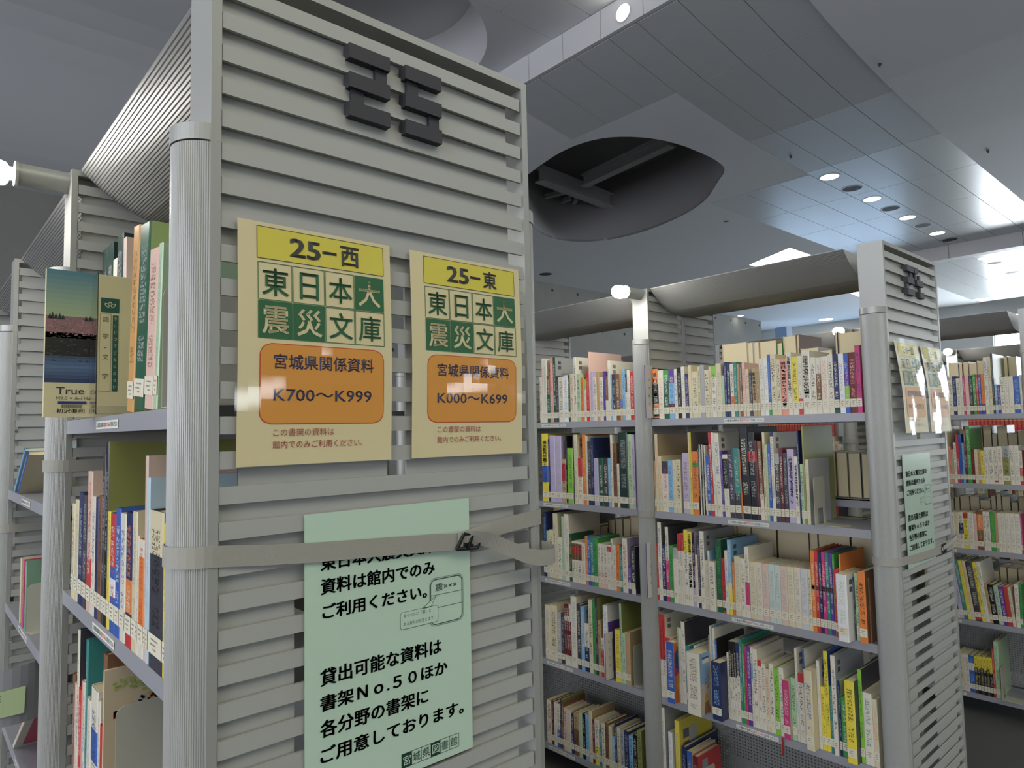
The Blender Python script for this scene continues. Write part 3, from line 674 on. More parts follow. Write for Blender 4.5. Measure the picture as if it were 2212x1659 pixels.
def sk(pts, t):
    for p, q in zip(pts, pts[1:]+pts[:1]): mb.tube((p[0]-.23, p[1]+.004, p[2]-1.45), (q[0]-.23, q[1]+.004, q[2]-1.45), t, 8)
sk([(.314, -.015, 1.4405), (.326, -.017, 1.4615), (.362, -.017, 1.4575), (.352, -.015, 1.4375)], .0026); mb.box((.327-.23, -.011, -.0125), (.346-.23, -.009, .0085))
sk([(.333, -.018, 1.4405), (.343, -.018, 1.4600)], .0022)
link('buckle', mb.mesh('buckle'), M_BLACKP, st)
s2 = empty('strap', (2.0958+.23, -.004, 1.17)); tag(s2, 'grey webbing strap with black buckle tied across the further panel 24', 'strap')
o2 = (2.0958+.23, -.004, 1.17); X4 = 2.0958
ribbon(loc(around_left(X4, 0, 1.172)+[(X4+.1, -.005, 1.168, 0), (X4+.25, -.006, 1.165, 0), (X4+.38, -.006, 1.163, 0), (X4+.46, -.004, 1.163, 0)]+around_right(X4, 0, 1.163), o2), .0245, M_STRAP, 'webbing', s2)
ribbon(loc(cr([(X4+.33, -.010, 1.166, 0), (X4+.38, -.018, 1.180, .2), (X4+.44, -.020, 1.190, .2), (X4+.49, -.012, 1.192, 0), (X4+.50, .01, 1.185, 0)]), o2), .012, M_STRAP, 'loose_end', s2)
mb = MB()
for xx in (.335, .352, .368): mb.box((xx-.23, -.008, -.019), (xx+.005-.23, -.003, .013))
link('buckle', mb.mesh('buckle'), M_BLACKP, s2)
for x0, y0, z, lab in ((0, .9, 1.556, 'grey strap round the middle post left of panel 25'), (0, 1.88, 1.334, 'grey strap round the furthest post left of panel 25'), (X4, .94, 1.250, 'grey strap round the middle post of shelf 24'), (4.1916, .94, 1.5, 'grey strap round a middle post beyond shelf 24')):
    s3 = empty('strap', (x0, y0, z)); tag(s3, lab, 'strap'); ribbon(loc(around_left(x0, y0, z)+[(x0+.06, y0-.003, z, 0), (x0+.25, y0-.004, z, 0), (x0+.46, y0-.003, z, 0)], (x0, y0, z)), .025, M_STRAP, 'webbing', s3)

# ------------------------------------------------------------------ books
CC = {'W': 'd9d3bd', 'w': 'dededb', 'c': 'd3c8a0', '1': 'd6c9ae', '2': 'd4b8a4', '3': 'bccbbd', '4': 'c3c6c4', 't': 'b59a6b', 'n': '7d5636', 'o': 'e07a1c', 'y': 'e3cf1e', 'r': 'c4292a', 'R': '6d1f2a', 's': 'e2907a', 'p': 'dfb9a6', 'P': 'c62d72',
      'l': 'b7a9c6', 'v': '5b3a93', 'b': '2f5cae', 'B': '25305f', 'i': '79aed0', 'e': '2f8580', 'd': 'aac79a', 'g': '3d9a45', 'G': '1d5a3c', 'f': '86c52d', 'a': 'a3a5a3', 'K': '3f3e46', 'k': '19191b', 'H': '8d9148', 'F': '233a33', 'M': 'a3bb70', 'O': 'd69c4e', 'Q': '769c80', 'U': 'b4cdd8', 'J': '6c6a5e', 'V': '565938'}
CN = {'W': 'off white', 'w': 'white', 'c': 'cream', '1': 'pale beige', '2': 'pale pinkish', '3': 'pale aqua', '4': 'pale grey', 't': 'tan', 'n': 'brown', 'o': 'orange', 'y': 'yellow', 'r': 'red', 'R': 'maroon', 's': 'salmon', 'p': 'pale pink', 'P': 'magenta',
      'l': 'lilac', 'v': 'purple', 'b': 'blue', 'B': 'navy', 'i': 'light blue', 'e': 'teal', 'd': 'pale green', 'g': 'green', 'G': 'dark green', 'f': 'lime', 'a': 'grey', 'K': 'charcoal', 'k': 'black', 'H': 'olive', 'F': 'blackish green', 'M': 'pale lime', 'O': 'pale orange', 'Q': 'sage green', 'U': 'icy blue', 'J': 'grey brown', 'V': 'dark olive'}
CL = {}
for k, v in CC.items():
    c = lin(v); g_ = (c[0]+c[1]+c[2])/3; CL[k] = tuple(.88*q+.12*g_ for q in c)
ORD = lambda n: '%d%s' % (n, 'th' if 10 <= n % 100 <= 20 else {1: 'st', 2: 'nd', 3: 'rd'}.get(n % 10, 'th'))
def mixc(a, b, t): return tuple(x*(1-t)+y*t for x, y in zip(a, b))
THRESH = 0.00042
STUFF = MB(); BOOKN = [0, 0]
def add_stuff(mb, mi, x, y, z, tilt):
    i = len(STUFF.v); c, s = math.cos(tilt), math.sin(tilt)
    STUFF.v += [(x+a, y+b*c-q*s, z+b*s+q*c) for a, b, q in mb.v]
    STUFF.f += [tuple(i+k for k in f) for f in mb.f]; STUFF.c += mb.c; STUFF.k += mb.k; STUFF.m += [mi]*len(mb.f); STUFF.sm += mb.sm; STUFF.uv += mb.uv
def book(x, y, z, t, h, d, base, ink, bands=(), side=None, tilt=0., title=None, label='', group='', sticker=True, name='book', facing=-1, keep=False, vis=1.):
    """spine plane at x (facing -x), left edge at y, thickness t towards -y"""
    dx = x-CAMP[0]; dy = y-CAMP[1]; dz = z+h/2-CAMP[2]; dist = math.sqrt(dx*dx+dy*dy+dz*dz)
    score = (t*abs(dx)/dist+.01*abs(dy)/dist)*h/dist**2*vis
    if group == 'boxes and binders seen behind the books of shelf 24' and 'top shelf' in label: keep = True
    if facing > 0 and not keep: score *= .25
    single = keep or score > THRESH
    BOOKN[0 if single else 1] += 1
    if tilt > .3: z += t*math.sin(tilt)
    elif tilt > 0: z += t*math.sin(tilt)
    g = .0005; t2 = max(.0045, t-g); bc = CL[base]; ic = CL[ink]; sc = CL[side] if side else bc
    f = facing*-1  # +1: book extends to +x from its spine
    mb = MB(); th = min(.0018, t2*.2)
    cuts = sorted({0., 1.} | {b[0] for b in bands} | {b[1] for b in bands})
    ch = max(.0045, min(.0115, t2*.62))
    for a, b in zip(cuts, cuts[1:]):
        m_ = (a+b)/2; c = bc; ik = ic
        for b0, b1, k in bands:
            if b0 <= m_ <= b1:
                c = CL[k]; 
                if abs(sum(c)-sum(ik)) < .25: ik = CL['W'] if sum(c) < 1. else CL['k']
        # slightly rounded spine: three strips
        for u0, u1, e0, e1 in ((0, .12, .0014, 0), (.12, .88, 0, 0), (.88, 1, 0, .0014)):
            p = [(f*e0, -t2*u0, h*a), (f*e1, -t2*u1, h*a), (f*e1, -t2*u1, h*b), (f*e0, -t2*u0, h*b)]
            if f > 0: p = p[::-1]; uv0 = [(u0, b), (u1, b), (u1, a), (u0, a)]
            else: uv0 = [(u0, a), (u1, a), (u1, b), (u0, b)]
            uvm = [(q[0]*t2/ch*1.0, q[1]*h/ch) for q in uv0]
            mb.quad(p, c, ik, uv=(uv0, uvm))
    e = .0014
    for ya, yb in ((0, -th), (-t2+th, -t2)):
        X0, X1 = (e, d) if f > 0 else (-d, -e)
        mb.box((X0, min(ya, yb), 0), (X1, max(ya, yb), h), sc)
    X0, X1 = (e, e+.0016) if f > 0 else (-e-.0016, -e)
    mb.box((X0, -t2+th, 0), (X1, -th, h), bc)
    if not single:
        add_stuff(mb, 0, x, y-g/2, z+.0004, tilt); root = None
    else:
        root = link(name, mb.mesh('book'), M_COVER, None, (x, y-g/2, z+.0004), (tilt, 0, 0) if tilt else None); tag(root, label, 'book', group)
    pg = MB(); X0, X1 = (.003, d-.003) if f > 0 else (-d+.003, -.003)
    pg.box((X0, -t2+th, .002), (X1, -th, h-.003)); (link('pages', pg.mesh('pages'), M_PAGES, root) if single else add_stuff(pg, 1, x, y-g/2, z+.0004, tilt))
    if sticker and t2 > .006:
        s = MB(); ww = t2*.94; y0 = -(t2-ww)/2; X = -.0006*f; z0 = .020; z1 = .047
        s.quad([(X, y0-ww, z0), (X, y0, z0), (X, y0, z1), (X, y0-ww, z1)][::1 if f > 0 else -1], lin('d8d2ba'))
        kk = lin('4a4a42')
        for zz, a, b in ((.0385, .25, .75), (.032, .2, .6), (.026, .4, .62)):
            s.quad([(X-.0003*f, y0-ww*b, zz), (X-.0003*f, y0-ww*a, zz), (X-.0003*f, y0-ww*a, zz+.0022), (X-.0003*f, y0-ww*b, zz+.0022)][::1 if f > 0 else -1], mixc(kk, lin('d8d2ba'), .35))
        (link('spine_label', s.mesh('sl'), M_PRINT, root) if single else add_stuff(s, 2, x, y-g/2, z+.0004, tilt))
    if title and single:
        s = MB()
        if title.isdigit():
            s.quad([(-.0009, -t2*.9, h*.52), (-.0009, -t2*.1, h*.52), (-.0009, -t2*.1, h*.575), (-.0009, -t2*.9, h*.575)], CL['k']); put_text(s, title, t2*.32, h*.528, t2*.36, h*.04, lambda u, w_: (-.0013, -u, w_), CL['w'], .02)
        elif title.isascii(): put_text(s, title, 0, 0, h*.5, t2*.5, lambda u, w_: (-.0011, -t2*.25-(t2*.5-w_), h*.86-u), ic, .01)
        link('title', s.mesh('ti'), M_PRINT, root)
    return root
ROWS = {
'A1': '''282,210,0,k/w|.70-1:o|.02-.05:o|.2-.3:o,9307;262,203,0,W/s;263,201,0,G/w|.78-1:g;275,202,0,i/b|.72-1:v|.1-.3:R;146,202,0,W/b;187,207,0,k/a;171,209,0,W/a;166,178,0,B/l;163,212,0,c/s;277,185,0,c/G;115,202,0,c/k;192,208,0,a/a;202,187,0,c/k;100,198,0,c/n;210,200,0,W/k|.78-1:f;228,208,0,c/a;125,160,0,d/a;112,210,0,B/l;138,207,0,B/W;154,202,0,W/k|.15-.38:o;140,207,0,e/d;104,198,0,t/n;103,199,0,n/W;134,202,0,p/P;142,176,0,c/P;121,161,0,K/a;176,177,0,t/a;120,176,0,t/n;185,210,0,W/a;158,211,0,w/a;102,223,0,b/i|0-.16:g;218,222,0,c/k;164,202,0,c/k;242,203,0,s/p;175,223,0,W/k;212,206,0,y/k|0-.2:W;158,207,0,W/a|.0-.27:r;295,223,0,W/k;194,197,0,W/k;173,194,0,W/v|.2-.72:n;243,197,0,W/s;178,202,0,W/k;176,201,0,B/W|0-.05:G;183,201,0,w/a;155,202,0,b/l|.2-.45:f|.45-.7:v;220,202,0,R/s;168,224,0,P/B''',
'A2': '''68,209,0,t/n,9392;149,320,0,c/o^t;168,228,0,c/o;317,207,0,W/P|.75-1:K;218,211,0,i/b;175,213,0,c/a;213,215,0,c/k;301,242,0,l/n,7992;77,324,0,c/o;77,325,0,y/k^J;281,248,0,o/k|.76-.82:g;63,277,0,k/W;63,276,0,W/k;63,277,0,k/W;50,276,0,W/a;62,277,0,k/a;87,274,0,W/k;173,232,0,b/W;122,323,0,r/w;122,323,0,W/a;216,320,0,W/b;107,252,0,v/a;225,238,0,W/a|.45-.93:k;233,254,0,K/l;253,263,0,e/d|0-.35:K;50,259,0,o/n;333,342,0,k/W;288,322,0,k/a|.66-.78:r;91,291,0,R/n;151,288,0,n/W|0-.33:W;104,321,0,c/k;90,277,0,d/a;115,282,0,b/W;127,321,0,W/k|.95-1:B;189,245,0,K/W|.85-1:a;137,264,0,R/W;160,246,0,K/a;244,260,0,l/B=Fukushima Accident;144,234,0,W/v=FUKUSHIMA;65,326,0,B/a;114,208,0,d/k;71,342,0,H/a^H;130,225,0,c/a^a''',
'A3': '''83,230,0,r/o,9420;193,318,0,W/b^J;182,228,0,B/W;165,301,0,P/W|.55-1:W^K;193,227,0,g/G;235,220,0,W/p|.8-1:a;110,278,0,W/k|.76-1:r;107,279,0,W/k|.76-1:r;87,279,0,W/a|.76-1:r;185,298,0,W/k|.70-1:y|.08-.12:r;198,292,0,W/k|.70-1:y|.08-.12:b;126,292,0,l/k|.55-1:K;112,204,0,W/o;111,275,0,K/l|.02-.08:B;205,299,0,W/k^a;136,188,0,c/a;95,227,0,W/a^i;262,189,10,W/k;247,274,0,G/g;157,205,0,r/k|.03-.1:G;134,237,4,W/b;154,278,4,i/W|0-.42:y;91,196,0,o/y;240,219,0,c/a;186,214,0,W/n;185,259,0,W/n|.1-.5:P;265,208,0,c/a;238,208,0,1/a;240,207,0,2/a;243,208,0,3/a;210,208,0,3/a;248,207,0,2/a;255,208,0,c/a;235,209,0,1/a;256,208,0,4/a;127,208,0,c/k;143,275,0,o/W=1;126,274,0,r/W=2;114,273,0,B/W=3;126,273,0,P/W=4;123,273,0,e/W=5;117,272,0,v/W=6;77,270,0,g/W;152,224,12,r/s;60,272,0,o/W;351,216,45,w/d;60,202,0,K/a;178,218,0,d/G;245,229,20,o/k^n;60,208,0,n/k''',
'A4': '''83,294,0,f/G,9553;73,334,0,W/k|.48-1:g;119,332,0,W/k|.45-1:r;155,333,0,W/k|.45-1:r;243,243,0,W/g|.93-1:r;354,238,30,b/W^s;60,295,0,d/k;60,294,0,W/a;60,292,0,W/B;179,321,0,W/n^K;185,230,0,e/W;199,219,0,i/B;91,238,0,W/v;594,232,65,W/n^i;60,293,0,t/a;60,329,0,W/i|.3-1:W;60,326,0,i/a;97,323,0,W/r;86,283,0,b/W^k;402,213,45,B/i^B;93,244,0,W/k;117,288,0,W/k|.55-1:k;96,289,0,W/k|.55-1:k;99,290,0,W/k|.55-1:k;123,289,0,W/k|.58-1:B;114,305,0,e/W;94,290,0,g/W;94,283,0,P/k;159,285,0,v/W;79,285,0,W/k|.6-.8:i;184,281,0,W/k;144,246,0,W/r|.91-1:r;148,235,0,W/k;145,221,0,c/r;176,242,0,W/k;195,230,0,f/G;179,238,0,W/g;249,201,12,P/p^d;188,213,0,d/k;86,317,0,W/i;199,237,0,W/k|.86-1:r;70,320,0,W/k|.6-1:b;117,186,10,W/B;280,264,35,c/b^c;115,293,0,W/a;149,210,0,y/n;142,331,0,y/k^b;139,218,0,e/a;153,325,10,W/B^a;83,243,0,B/a^d;272,193,0,g/W;314,262,30,y/k^K;128,296,0,f/G^K;283,227,0,W/e;158,213,0,c/s''',
'B1': '''167,225,0,W/k,16152;134,316,0,W/s;210,307,0,W/a;225,227,0,G/W|.6-1:n;217,314,0,s/w;177,315,0,G/w^a;169,222,0,K/a;350,217,0,W/k;280,222,0,w/a;124,221,0,G/W;249,227,0,c/P;192,303,0,W/k;237,223,0,d/G;220,203,0,o/r|.0-.02:o;139,195,0,W/a|.75-1:f;185,225,0,r/s;77,319,0,p/s^p;183,226,0,l/a;181,202,0,W/k;180,222,0,t/o;208,197,0,W/k;132,222,0,v/b;161,199,0,W/a|.45-1:n;145,268,0,W/a;86,206,0,i/k;215,205,0,K/W|0-.22:W;227,203,0,n/W;140,222,0,t/n|.25-.42:b;153,223,0,i/b;111,200,0,W/k|.6-1:K;165,217,0,W/a;204,208,0,r/W''',
'B2': '''428,328,0,y/k|.28-.52:b,16104;125,301,0,B/a;369,319,0,l/a;411,317,0,l/a;285,206,0,t/k|.5-.9:r;94,316,0,k/a;374,258,0,f/G;60,321,0,K/a;238,321,0,c/a;295,211,0,W/n|.6-1:r;224,321,0,o/y;98,315,0,W/a;211,289,0,K/a;153,305,0,B/a;282,213,0,l/i;277,215,0,G/W;274,211,0,K/W;167,215,0,i/W;132,319,0,W/r;218,279,0,n/k;134,191,0,W/k;488,328,0,F/a;236,320,0,d/n;148,318,0,l/n''',
'B3': '''203,307,0,B/i,16125;160,220,0,d/a;299,227,0,c/k;177,308,0,c/k;137,307,0,c/a;251,197,0,W/k;173,297,0,d/a;303,310,0,W/a;169,219,0,G/y;242,188,0,W/k|.55-.95:n|.72-.85:r;147,189,0,W/k|.55-.95:n|.72-.85:r;238,188,0,W/k|.55-.95:n|.72-.85:r;216,187,0,W/r;161,219,0,o/W;160,220,0,b/W;211,219,0,e/W;227,217,0,g/G;190,193,0,W/g|.0-.35:p;171,193,0,W/k|.0-.35:p;169,192,0,W/k|.0-.35:p;235,193,0,W/a|.85-.97:r;133,222,0,W/k;149,195,0,W/B;213,198,0,o/n;146,193,0,e/W;289,232,0,W/r^l;190,117,0,v/W;220,201,0,K/W|0-.12:W''',
'B4': '''357,254,0,c/a,16155;468,261,0,c/k;252,234,0,a/W;228,232,0,K/a;135,281,0,W/R|.15-.72:R|.8-1:R;157,283,0,W/R|.15-.72:R|.8-1:R;133,282,0,W/R|.15-.72:R;374,323,0,W/a;238,292,0,K/W;215,286,0,i/W;275,216,0,B/W|.5-1:W;230,326,0,c/k;166,325,0,g/G;152,341,0,K/a^H;164,243,0,t/k;154,170,0,r/W|.7-1:W;272,315,0,w/a^w;60,244,0,v/a;291,222,0,y/n,11802;115,337,0,d/k^H;172,215,0,d/b;264,223,0,t/s^t''',
'B5': '''312,199,0,c/k,16184;167,203,0,R/a;203,199,0,W/a;201,200,0,b/W|.4-1:W;127,223,0,K/a^H;108,214,0,n/W;232,192,0,2/k;248,189,0,1/a;175,178,0,B/W;311,192,0,n/k|.6-1:t;222,197,0,d/a;186,198,0,k/W;218,201,0,i/b;200,224,0,c/a^t;131,188,0,R/W;261,196,0,W/k|0-.4:y;152,156,0,e/W;201,190,0,W/k;206,199,0,n/k;189,190,0,c/a;155,153,0,i/W;124,211,0,B/W;184,199,0,c/k;212,194,0,a/B;255,196,0,B/a;223,185,0,i/k;234,194,0,k/W;232,220,0,H/k''',
'C1': '''220,200,0,W/k,4729;201,198,0,b/W;217,198,0,W/n;177,219,0,B/i;205,206,0,W/k;123,222,0,W/a;109,218,0,P/W;186,222,0,p/s;176,216,0,K/W;159,222,0,g/W;111,218,0,r/W;126,220,0,b/W;169,221,0,o/n|0-.25:v;194,312,0,W/b;155,315,0,c/n;104,330,0,K/a^H;126,159,0,i/W|.3-.45:e;126,156,0,v/W;196,198,0,W/k;188,199,0,W/a;223,199,0,W/p;277,198,0,b/i;113,204,0,W/a''',
'C2': '''78,316,0,c/n,4690;111,316,0,c/a;122,203,0,s/n;121,186,0,t/a;143,226,0,W/k;131,271,0,r/P|.05-.5:P;152,271,0,b/B;108,224,0,i/k;108,316,0,R/W;214,317,0,g/W;148,189,0,R/n;159,188,0,c/s;126,187,0,t/n;167,182,0,y/n;176,199,0,W/b;267,202,0,W/k;163,202,0,W/k|.05-.25:r;243,205,0,W/P;319,208,0,H/k|.7-1:a;198,209,0,W/k;236,208,0,W/a;136,183,0,r/W|.5-1:W''',
'C3': '''100,195,0,c/v,4707;187,196,0,W/r;208,197,0,c/a;216,199,0,W/k|.4-.7:B;236,198,0,y/k|.85-1:r;266,200,0,W/a;148,196,0,p/a;303,215,0,n/t|.5-.9:o;145,210,0,W/k;175,208,0,W/k;225,210,0,g/f;122,209,0,t/o;161,207,0,W/a;181,207,0,W/a;218,208,0,W/a;227,209,0,W/a;234,209,0,W/a;74,208,0,P/W''',
'C4': '''136,317,0,d/a,4721;150,318,0,c/k|.1-.4:k;216,319,0,l/g;188,320,0,e/W;186,319,0,y/t;159,320,0,c/o;314,318,0,K/W|.02-.15:r;181,319,0,y/k;193,324,0,W/g;141,206,0,t/n;266,206,0,k/W;213,204,0,d/b;200,203,0,v/W;210,204,0,r/n;135,204,0,c/k;194,224,0,W/r;131,227,0,g/K''',
'C5': '''301,201,0,c/k,4740;130,199,0,W/a;149,198,0,W/k;258,198,0,b/i|.6-.8:W;146,201,0,K/y|.7-1:y;127,202,0,y/k|0-.65:k;145,203,0,K/y|.7-1:y;144,204,0,y/K|0-.65:k;143,205,0,K/y|.7-1:y;142,206,0,y/k|0-.6:k;106,257,0,r/W;211,297,0,d/g''',
'D1': '''541,376,0,F/a,8960;512,376,0,F/a;327,334,0,W/a;547,375,0,F/a;224,361,0,2/a^2;400,289,0,O/n^M,3848;611,280,0,G/a^M;491,231,0,p/n;186,233,0,d/a^d''',
'D2': '''293,186,0,c/n,8138;375,196,0,c/a;405,212,0,B/a;386,209,0,K/a;410,255,0,2/r^n|.1-.38:r;314,211,0,W/b;228,211,0,B/k;294,215,0,n/k;214,289,0,K/a;208,309,0,k/a^H;202,193,0,y/a;389,192,0,b/r|.55-1:r|.3-.45:w;310,203,0,b/W;355,197,0,W/b;392,201,0,B/o|.25-.5:o|.0-.1:r;268,205,0,c/a;104,171,0,W/a;303,168,0,o/r|.0-.2:W|.85-1:W;122,289,0,2/a^2;120,258,0,U/a^U;696,214,0,K/k|.72-1:c;188,200,0,y/a''',
'D3': '''187,255,0,n/a,7678;184,242,0,p/a;179,345,0,W/k^K;263,242,0,r/W;128,261,0,s/a;209,264,0,W/b;164,343,0,e/a^e;318,245,0,W/a;565,274,0,W/B|.55-.75:b;179,264,0,W/a;175,229,0,r/n;239,350,0,n/n^n;329,315,0,c/g^1''',
}
SHELF = {'A1': (2.070, 1.645, 'top shelf by panel 24'), 'A2': (2.070, 1.263, 'second shelf by panel 24'), 'A3': (2.070, .900, 'third shelf by panel 24'), 'A4': (2.070, .510, 'fourth shelf by panel 24'),
         'B1': (2.070, 1.645, 'top shelf near panel 25'), 'B2': (2.070, 1.263, 'second shelf near panel 25'), 'B3': (2.070, .900, 'third shelf near panel 25'), 'B4': (2.070, .510, 'fourth shelf near panel 25'), 'B5': (2.070, .116, 'bottom shelf near panel 25'),
         'C1': (4.166, 1.645, 'top shelf past panel 24'), 'C2': (4.166, 1.263, 'second shelf past panel 24'), 'C3': (4.166, .900, 'third shelf past panel 24'), 'C4': (4.166, .510, 'fourth shelf past panel 24'), 'C5': (4.166, .116, 'bottom shelf past panel 24'),
         'D1': (-.030, 1.651, 'upper foreground shelf'), 'D2': (-.030, 1.297, 'middle foreground shelf'), 'D3': (-.030, .905, 'lower foreground shelf')}
def size_word(h, t):
    s = 'tall' if h > .25 else ('short' if h < .185 else '')
    if t < .010: s = 'thin'
    elif t > .03: s = 'thick'
    return s
def depth_of(h): return min(.235, max(.105, h*.72))
for key, s in ROWS.items():
    if key[0] == 'E': continue
    X, Z, where_ = SHELF[key]; y = None; items = s.split(';')
    for n, it in enumerate(items):
        q = it.split(','); t, h, pr_ = int(q[0])/1e4, int(q[1])/1e3, int(q[2])/1e3; spec = q[3]
        if len(q) > 4: y = int(q[4])/1e4
        title = None
        if '=' in spec: spec, title = spec.split('=')
        side = None; bands = []
        parts = spec.split('|'); head = parts[0]
        if '^' in parts[-1]:
            parts[-1], side = parts[-1].split('^')
            if len(parts) == 1: head = parts[0]
        base, ink = head.split('/') if '/' in head else (head, 'a')
        ink = ink.split('^')[0]
        for p in parts[1:]:
            rng, c = p.split(':'); a, b = rng.split('-'); bands.append((float(a), float(b), c[0]))
        nm = (size_word(h, t)+' '+CN[base]+' book').strip()
        bb = [c for a, b, c in bands if c != base and b-a > .06]
        if title and title.isdigit(): nm += ' numbered '+title
        elif title: nm += ' titled '+title.split()[-1]
        elif bb: nm += ' with '+CN[bb[0]].split()[-1]+' band'
        label = '%s, %s from far end, %s' % (nm, ORD(n+1), where_)
        tilt = 0.
        if key == 'C4' and n < 15: tilt = -.13*(1-n/40)
        if key == 'D1' and n > 4: tilt = .09
        if key == 'A2' and 15 < n < 30: tilt = -.02
        h2 = h
        xs_ = .03 if key == 'D1' and n < 5 else X-pr_
        bk = book(xs_, y, Z, t, h2, depth_of(h)+(pr_ if False else 0), base, ink, bands, side, tilt, title, label, 'books on the '+where_, sticker=(key not in ('C5',) or True))
        y -= t
        hn = int(items[n+1].split(',')[1])/1e3 if n+1 < len(items) else h
        if bk and key[0] in 'ABD' and (h-hn > .045 or pr_ >= .02) and (side or base) in 'Wwac4isd2' and n % 3 != 1:
            sb = MB(); Y_ = -t-.0003; zt_ = h-.018
            for q_ in (0, 1):
                for i_ in range(9): u_ = .020+.0024*i_; sb.quad([(u_, Y_, zt_-.016-.024*q_), (u_+.0015, Y_, zt_-.016-.024*q_), (u_+.0015, Y_, zt_-.024*q_), (u_, Y_, zt_-.024*q_)], lin('4b4b50'))
            tag(link('barcode', sb.mesh('bc'), M_PRINT, bk), kind='stuff')

# face-out and special books -------------------------------------------------
X = 2.0958
# reset disc, orange box title, big title on cover
def cover_text(x0, y0, z0, wid, hei, body, col, name, label, bold=.01):
    pass
tr_ = empty('picture_book', (-.108, .622, 1.652)); tag(tr_, 'book with lakeside cherry blossom photo cover facing out, titled True', 'book')
mb = MB(); W, H, T = .150, .2655, .013
mb.box((0, 0, 0), (W, T, H), lin('d9cfa4')); link('cover', mb.mesh('cv'), M_PRINT, tr_)
ph = MB(); random.seed(3)
yy = -.0005
def pq(u0, w0, u1, w1, c, d=0): ph.quad([(u0, yy-d, w0), (u1, yy-d, w0), (u1, yy-d, w1), (u0, yy-d, w1)], c)
pc = .079
for i in range(10): a = .178+.0875*i/10; pq(0, a, pc, a+.0088, mixc(lin('a3b48a'), lin('56808c'), i/9))
for i in range(8): a = .062+.05*i/8; pq(0, a, pc, a+.0065, mixc(lin('1f2c4f'), lin('5a7292'), 1-abs(i-4)/5))
pq(0, .110, pc, .152, lin('23221f'), .0001); pq(0, .142, pc, .182, lin('8f6d6e'), .0001)
for i in range(260):
    u = random.uniform(0, pc-.003); w_ = random.uniform(.148, .184-.01*u/pc*random.random()); pq(u, w_, u+random.uniform(.001, .004), w_+random.uniform(.0008, .002), mixc(lin('b98c8d'), lin('6a4b4c'), random.random()), .0002+i*1e-6)
for i in range(160):
    u = random.uniform(0, pc-.003); w_ = random.uniform(.100, .150); pq(u, w_, u+random.uniform(.001, .005), w_+random.uniform(.0006, .0015), mixc(lin('15140f'), lin('69706a'), random.random()**3), .0002+i*1e-6)
for u, r in ((.006, .006), (.010, .009), (.015, .006), (.021, .007), (.026, .004), (.062, .004), (.068, .005), (.073, .004)): ph.raw([(u-.003, yy-.0006, .176), (u+.003, yy-.0006, .176), (u, yy-.0006, .182+r*.8)], [(0, 1, 2)], lin('20302a'))
link('photograph', ph.mesh('ph'), M_PRINT, tr_)
tx = MB(); F = lambda u, w_: (u, -.001, w_)
put_text(tx, 'True', .018, .041, .043, .0125, F, lin('2d2940')); put_text(tx, 'M9.0 × Ari Hat', .018, .031, .056, .006, F, lin('6b6754')); put_text(tx, '初沢亜利', .019, .007, .043, .0085, F, lin('3a352c'), .004)
tx.quad([(.021, -.0008, .0235), (.065, -.0008, .0235), (.065, -.0008, .0285), (.021, -.0008, .0285)], lin('2b3580'))
for i in range(22): u = .026+.033*i/22; tx.quad([(u, -.0008, .0165), (u+.0009, -.0008, .0165), (u+.0009, -.0008, .0225), (u, -.0008, .0225)], lin('55503f'))
link('lettering', tx.mesh('tx'), M_PRINT, tr_)
M_ACR = bpy.data.materials.new('clear acrylic'); M_ACR.use_nodes = True; b = M_ACR.node_tree.nodes['Principled BSDF']; b.inputs['Transmission Weight'].default_value = 1; b.inputs['Roughness'].default_value = .02; b.inputs['IOR'].default_value = 1.45
dv = empty('section_divider', (-.040, .548, 1.655)); tag(dv, 'acrylic section divider with cream literature card and dark green crest', 'divider')
mb = MB(); mb.box((-.002, .002, 0), (.0, .003, .252)); mb.box((-.002, .0, 0), (.06, .002, .001)); mb.box((-.002, 0, .001), (-.001, .05, .25)); link('acrylic_plate', mb.mesh('ac'), M_ACR, dv)
mb = MB(); mb.box((0, 0, .014), (.065, .0012, .246), lin('cdbf95')); D_ = lin('1f4f45'); cr_ = lin('cdbf95')
def cq(u0, w0, u1, w1, c, d): mb.quad([(u0, -d, w0), (u1, -d, w0), (u1, -d, w1), (u0, -d, w1)], c)
cq(.003, .180, .032, .206, D_, .0005); cq(.022, .040, .031, .176, D_, .0005); cq(.002, .040, .0195, .178, lin('6d6a50'), .0005); cq(.0026, .0406, .0189, .1774, cr_, .0006)
for a in (-50, 0, 50):
    c = math.sin(math.radians(a)); s = math.cos(math.radians(a)); cx, cz = .0175+c*.0055, .190+s*.0045
    for i in range(14):
        t0, t1 = 2*math.pi*i/14, 2*math.pi*(i+1)/14
        def el(t, k): lx, lz = .0026*k*math.cos(t), .0048*k*math.sin(t); return (cx+lx*s+lz*c, -.0008, cz+lz*s-lx*c)
        mb.quad([el(t0, 1.15), el(t1, 1.15), el(t1, .75), el(t0, .75)], cr_)
F = lambda u, w_: (u, -.0009, w_)
for ch, w_ in (('語', .163), ('学', .133), ('・', .116), ('文', .096), ('学', .062)): put_text(mb, ch, .0065 if ch != '・' else .0097, w_, .0095 if ch != '・' else .002, .0095 if ch != '・' else .002, F, lin('4a4a38'))
for i, ch in enumerate('手にとってご覧ください'): put_text(mb, ch, .024, .167-i*.0122, .0048, .0055, F, cr_)
link('card', mb.mesh('card'), M_PRINT, dv)
